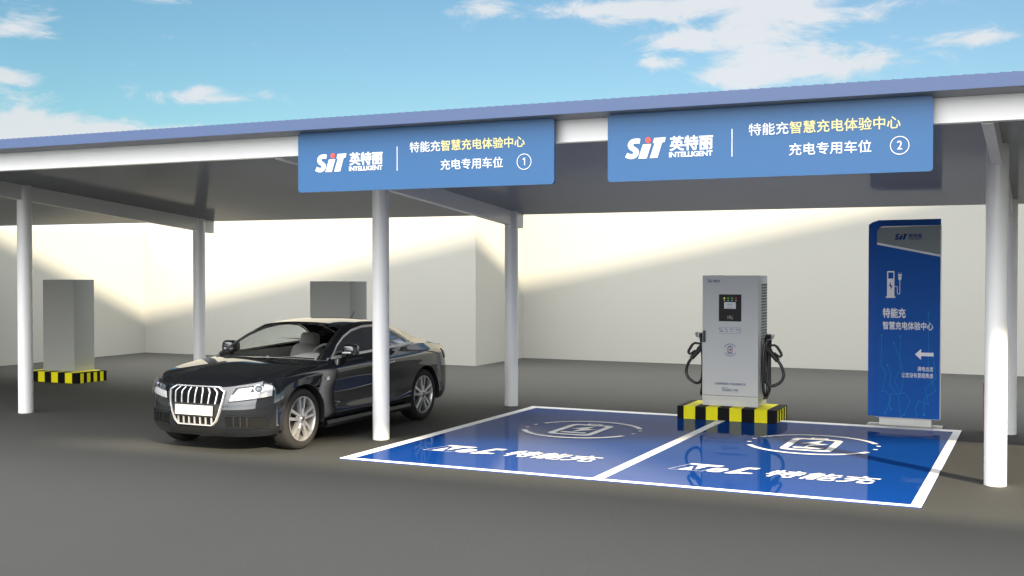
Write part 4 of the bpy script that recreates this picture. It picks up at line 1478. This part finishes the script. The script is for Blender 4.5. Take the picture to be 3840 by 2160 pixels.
# wheels
def wheel_at(sx, ya):
    xo = sx * 0.905                      # outer face
    s = -sx                              # inwards
    ty = MB()
    prof = [(0.020, 0.252), (0.004, 0.268), (0.0, 0.295), (0.010, 0.322), (0.030, 0.338), (0.055, 0.345), (0.12, 0.3465), (0.185, 0.345), (0.21, 0.338), (0.23, 0.322), (0.24, 0.295), (0.23, 0.26)]
    ty.lathe([(s * a, r) for a, r in prof], (xo, ya, HUB), 'x', 56)
    wo = put(ty, 'wheel', M_TYRE, smooth=50)
    rim = MB()
    rim.lathe([(s * a, r) for a, r in ((0.021, 0.254), (0.012, 0.252), (0.012, 0.242), (0.028, 0.236), (0.06, 0.228), (0.17, 0.220), (0.22, 0.235))], (xo, ya, HUB), 'x', 56)
    rim.lathe([(s * 0.010, 0.0005), (s * 0.010, 0.030), (s * 0.016, 0.034), (s * 0.020, 0.052), (s * 0.034, 0.066), (s * 0.07, 0.070)], (xo, ya, HUB), 'x', 30)
    for k in range(5):
        base = R(90 + 72 * k)
        for e in (-1, 1):
            # each twin spoke: flat bar from hub to rim, splayed, with depth
            def pt(r, off, dpt):
                c, s_ = math.cos(base), math.sin(base)
                return (xo + s * dpt, ya + r * c - off * s_, HUB + r * s_ + off * c)
            a0, a1 = e * 0.007, e * 0.040
            b0, b1 = e * 0.030, e * 0.066
            F4 = [pt(0.050, a0, 0.018), pt(0.050, a1 * 0.9, 0.022), pt(0.238, b1, 0.016), pt(0.240, b0, 0.013)]
            K4 = [pt(0.050, a0, 0.060), pt(0.050, a1 * 0.9, 0.060), pt(0.238, b1, 0.055), pt(0.240, b0, 0.055)]
            rim.add(F4 + K4, [(0, 1, 2, 3), (0, 1, 5, 4), (1, 2, 6, 5), (2, 3, 7, 6), (3, 0, 4, 7)])
        rim.add([pt(0.050, -0.010, 0.022), pt(0.050, 0.010, 0.022), pt(0.112, 0.0155, 0.024), pt(0.112, -0.0155, 0.024)], [(0, 1, 2, 3)])
    put(rim, 'rim', M_ALLOY, wo, smooth=35)
    hb = MB(); hb.lathe([(s * 0.004, 0.0005), (s * 0.004, 0.024), (s * 0.010, 0.029)], (xo, ya, HUB), 'x', 24); put(hb, 'hub_cap', M_DISC, wo, smooth=40)
    bd = MB(); bd.lathe([(s * 0.115, 0.05), (s * 0.115, 0.165), (s * 0.14, 0.165), (s * 0.14, 0.05)], (xo, ya, HUB), 'x', 40); put(bd, 'brake_disc', M_DISC, wo, smooth=40)
    cal = MB()
    T = [R(150 + 60 * q / 6) for q in range(7)]
    for d0, d1 in ((0.10, 0.155),):
        o_ = [(xo + s * d0, ya + math.cos(t) * 0.185, HUB + math.sin(t) * 0.185) for t in T]
        i_ = [(xo + s * d0, ya + math.cos(t) * 0.115, HUB + math.sin(t) * 0.115) for t in T]
        cal.strip(o_, i_); cal.strip(o_, [(x + s * 0.055, y, z) for x, y, z in o_])
    put(cal, 'brake_caliper', M_PLASTIC, wo)


for ya in AX:
    for sx in (1, -1):
        wheel_at(sx, ya)


# front: grille, plate, lamps, intakes
def nose(x, z, off=0.0):
    ax_ = abs(x)
    s = np.interp(ax_, [0, 0.20, 0.38, 0.55], [0, 1, 2, 3])
    g_ = wrap([s], TD)[0]
    t = np.interp(z, g_[:, 2], TD)
    p_ = wrap([s], [t])[0, 0]
    return (x, p_[1] - off, z)


GR_O = [(-0.300, 0.748), (0.300, 0.748), (0.385, 0.700), (0.372, 0.60), (0.335, 0.47), (0.290, 0.365), (0.235, 0.318), (-0.235, 0.318), (-0.290, 0.365), (-0.335, 0.47), (-0.372, 0.60), (-0.385, 0.700)]


def scale_poly(P, k, kz=None):
    cx = 0.0
    cz = 0.535
    kz = kz or k
    return [(cx + (x - cx) * k, cz + (z - cz) * kz) for x, z in P]


def dens(P, n=6):
    out = []
    for i in range(len(P)):
        a, b = P[i], P[(i + 1) % len(P)]
        out += [(a[0] + (b[0] - a[0]) * k / n, a[1] + (b[1] - a[1]) * k / n) for k in range(n)]
    return out


grl = thing('grille', (0, 0, 0), None, None)
grl.parent = car
GI = scale_poly(GR_O, 0.945, 0.935)
bk_ = MB()
rows_ = np.linspace(0.335, 0.732, 14)
def gw(z, P):
    xs_ = [p_ for p_ in sorted([(q[1], q[0]) for q in P if q[0] > 0])]
    return np.interp(z, [a for a, _ in xs_], [b for _, b in xs_])
bk_.grid([[nose(u * gw(z, GI) * 1.02, z, 0.006) for u in np.linspace(-1, 1, 17)] for z in rows_])
put(bk_, 'grille_mesh', M_GRILLE, grl)
slt = MB()
for z in np.linspace(0.555, 0.722, 11):
    w_ = gw(z, GI)
    A = [nose(u * w_, z + 0.003, 0.016) for u in np.linspace(-1, 1, 15)]
    B = [nose(u * w_, z - 0.003, 0.016) for u in np.linspace(-1, 1, 15)]
    C = [nose(u * w_, z + 0.003, 0.006) for u in np.linspace(-1, 1, 15)]
    slt.strip(A, B); slt.strip(A, C)
slt.build('grille_slats', M_GRILLE, grl, local=True)
O_, I_ = dens(scale_poly(GR_O, 1.008, 1.01)), dens(GI)
O2, I2_ = dens(scale_poly(GR_O, 0.995, 0.995)), dens(scale_poly(GR_O, 0.960, 0.953))
fr_ = MB()
L0, L1, L2, L3 = ([nose(x, z, o_) for x, z in P] for P, o_ in ((O_, 0.002), (O2, 0.026), (I2_, 0.026), (I_, 0.008)))
fr_.strip(L0, L1, True); fr_.strip(L1, L2, True); fr_.strip(L2, L3, True)
fr_.build('grille_frame', M_BRIGHT, grl, local=True, smooth=50)
for k in range(7):
    u = (k - 3) / 3.75
    br_ = MB()
    A, B, C = [], [], []
    for z in np.linspace(0.560, 0.730, 8):
        x = u * gw(z, GI) * (1.0 if z > 0.66 else 1.0)
        A.append(nose(x - 0.0068, z, 0.022)); B.append(nose(x + 0.0068, z, 0.022)); C.append(nose(x + 0.0068, z, 0.004))
    br_.strip(A, B); br_.strip(B, C)
    br_.build('grille_bar', M_BRIGHT, grl, local=True)
for k in range(7):
    u = (k - 3) / 3.45
    br_ = MB()
    A, B, C = [], [], []
    for z in np.linspace(0.335, 0.410, 4):
        x = u * 0.265
        A.append(nose(x - 0.006, z, 0.022)); B.append(nose(x + 0.006, z, 0.022)); C.append(nose(x + 0.006, z, 0.004))
    br_.strip(A, B); br_.strip(B, C)
    br_.build('grille_bar', M_BRIGHT, grl, local=True)
pb = MB()
pb.grid([[nose(u * gw(z, GI) * 0.985, z, 0.020) for u in np.linspace(-1, 1, 13)] for z in (0.410, 0.49, 0.562)])
pb.build('plate_holder', M_PLASTIC, grl, local=True)
np_ = MB(); np_.prism([(-0.26, -0.746, 0.432), (0.26, -0.746, 0.432), (0.26, -0.740, 0.540), (-0.26, -0.740, 0.540)], (0, -0.006, 0))
put(np_, 'number_plate', M_PLATE)

for sx in (1, -1):
    def flip(mb):
        if sx < 0:
            mb.v = [(-x, y, z) for x, y, z in mb.v]
        return mb
    QH = [(2.62, 0.735), (5.62, 0.784), (5.48, 0.636), (2.20, 0.578)]
    hb, _ = overlay(QH, 0.004, 18, 6)
    hl = put(flip(hb), 'headlight', M_GRILLE, smooth=50)
    QR = [(2.72, 0.700), (5.60, 0.784), (5.45, 0.672), (2.42, 0.590)]
    rf, _ = overlay([(2.46, 0.660), (5.46, 0.722), (5.38, 0.648), (2.30, 0.590)], 0.010, 16, 4)
    flip(rf).build('lamp_strip', M_LAMP, hl, local=True, smooth=50)
    rf, _ = overlay([(4.85, 0.764), (5.54, 0.776), (5.46, 0.723), (4.80, 0.711)], 0.009, 10, 4)
    flip(rf).build('reflector', M_REFL, hl, local=True, smooth=50)
    rf, _ = overlay([(2.85, 0.722), (3.95, 0.742), (3.75, 0.690), (2.58, 0.665)], 0.008, 10, 4)
    flip(rf).build('reflector', M_REFL, hl, local=True, smooth=50)
    # projector
    c0 = wz(4.38, 0.722, 0.0)
    c1 = wz(4.38, 0.722, 0.03 * NSIGN)
    nv = Vector(c1 - c0).normalized()
    e1 = nv.cross(Vector((0, 0, 1))).normalized(); e2 = e1.cross(nv)
    C0 = Vector(c0)
    def ringpts(r, h):
        return [C0 + nv * h + (e1 * math.cos(t) + e2 * math.sin(t)) * r for t in [2 * math.pi * q / 24 for q in range(24)]]
    pr = MB(); Rg = [ringpts(r, h) for r, h in ((0.052, 0.006), (0.052, 0.014), (0.043, 0.016), (0.040, 0.010))]
    for a, b in zip(Rg[:-1], Rg[1:]):
        pr.strip([tuple(p) for p in a], [tuple(p) for p in b], True)
    flip(pr).build('lamp_bezel', M_CHROME, hl, local=True, smooth=40)
    le = MB(); Rg = [ringpts(r, h) for r, h in ((0.040, 0.010), (0.034, 0.020), (0.022, 0.027), (0.001, 0.030))]
    for a, b in zip(Rg[:-1], Rg[1:]):
        le.strip([tuple(p) for p in a], [tuple(p) for p in b], True)
    flip(le).build('lamp_lens', M_LENS, hl, local=True, smooth=60)
    cv, _ = overlay(QH, 0.034, 18, 6, shrink=0.02)
    flip(cv).build('lamp_cover', M_LGLASS, hl, local=True, smooth=60)
    # lower intake
    QI = [(2.05, 0.430), (4.95, 0.425), (5.05, 0.318), (2.15, 0.305)]
    iv, _ = overlay(QI, 0.004, 18, 6)
    io = put(flip(iv), 'lower_intake', M_GRILLE, smooth=50)
    fm = MB()
    for q in ([(1.98, 0.444), (5.02, 0.440), (5.02, 0.424), (1.98, 0.427)], [(2.10, 0.312), (5.12, 0.326), (5.12, 0.306), (2.05, 0.292)]):
        m_, _ = overlay(q, 0.012, 16, 2); fm.add(m_.v, m_.f)
    for s_ in (2.6, 3.05, 3.5):
        m_, _ = overlay([(s_, 0.430), (s_ + 0.07, 0.430), (s_ + 0.07, 0.312), (s_, 0.311)], 0.010, 2, 4)
        m_2 = flip(m_)
        m_2.build('intake_bar', M_PLASTIC, io, local=True)
    flip(fm).build('intake_lip', M_PAINT, io, local=True, smooth=50)
    # tail lamp
    tv, _ = overlay([(16.95, 0.930), (18.9, 0.930), (18.9, 0.775), (17.2, 0.790)], 0.012, 14, 5)
    put(flip(tv), 'tail_light', M_TAIL, smooth=60)
    # mirror
    mb = MB(); rbox(mb, (sx * 0.905, 1.0, 1.056), (0.215, 0.15, 0.155), taper=0.85, e=0.62)
    mo = put(mb, 'door_mirror', M_PAINT, smooth=60)
    mb = MB(); mb.tube([(sx * 0.80, 0.90, 0.975), (sx * 0.83, 0.94, 0.99), (sx * 0.88, 0.985, 1.005)], [0.024, 0.024, 0.028], 10)
    mb.build('mirror_arm', M_PLASTIC, mo, local=True, smooth=60)
    mb = MB()
    q_ = []
    for a in np.linspace(0, 1, 9):
        x = 0.83 + a * 0.165
        q_.append((x, 1.0 - 0.0765 + 0.10 * max(0, a - 0.62) ** 1.5 * 2.0 + 0.03 * max(0, 0.3 - a), 1.030 + 0.006 * a))
    mb.strip([(sx * x, y - 0.004, z + 0.008) for x, y, z in q_], [(sx * x, y - 0.004, z - 0.008) for x, y, z in q_])
    mb.build('mirror_indicator', M_TRIM, mo, local=True)
    mb = MB(); mb.prism([(sx * 0.895 - 0.08, 1.077, 1.005), (sx * 0.895 + 0.08, 1.077, 1.005), (sx * 0.895 + 0.075, 1.077, 1.108), (sx * 0.895 - 0.075, 1.077, 1.108)], (0, -0.004, 0))
    mb.build('mirror_glass', M_CHROME, mo, local=True)
    # door handle
    mb = MB(); mb.tube([(sx * 0.930, 1.76, 0.845), (sx * 0.955, 1.79, 0.848), (sx * 0.957, 1.93, 0.853), (sx * 0.932, 1.96, 0.855)], 0.011, 8)
    mb.build('handle', M_TRIM, doors[('door', sx)], local=True, smooth=60)

# badge on the wing
bg_ = MB()
BFm = Frame((0.9345, 0.44, 0.745), (0, 1, 0), (0, 0, 1), (1, 0, 0))
BFm.text(bg_, 'V6', 0, 0.075, 0, 0.042, 0.01, 0.2, 0.003)
put(bg_, 'engine_badge', M_CHROME)
# centre valance
va = MB()
va.grid([[nose(u * w_, z, 0.003) for u in np.linspace(-1, 1, 13)] for z, w_ in ((0.215, 0.42), (0.25, 0.36), (0.292, 0.27))])
put(va, 'front_valance', M_PLASTIC, smooth=50)
an = MB(); an.tube([(0, 2.36, 1.345), (0, 2.40, 1.375)], [0.022, 0.010], 8); an.tube([(0, 2.385, 1.365), (0, 2.475, 1.455)], [0.006, 0.004], 6)
put(an, 'aerial', M_PLASTIC, smooth=60)
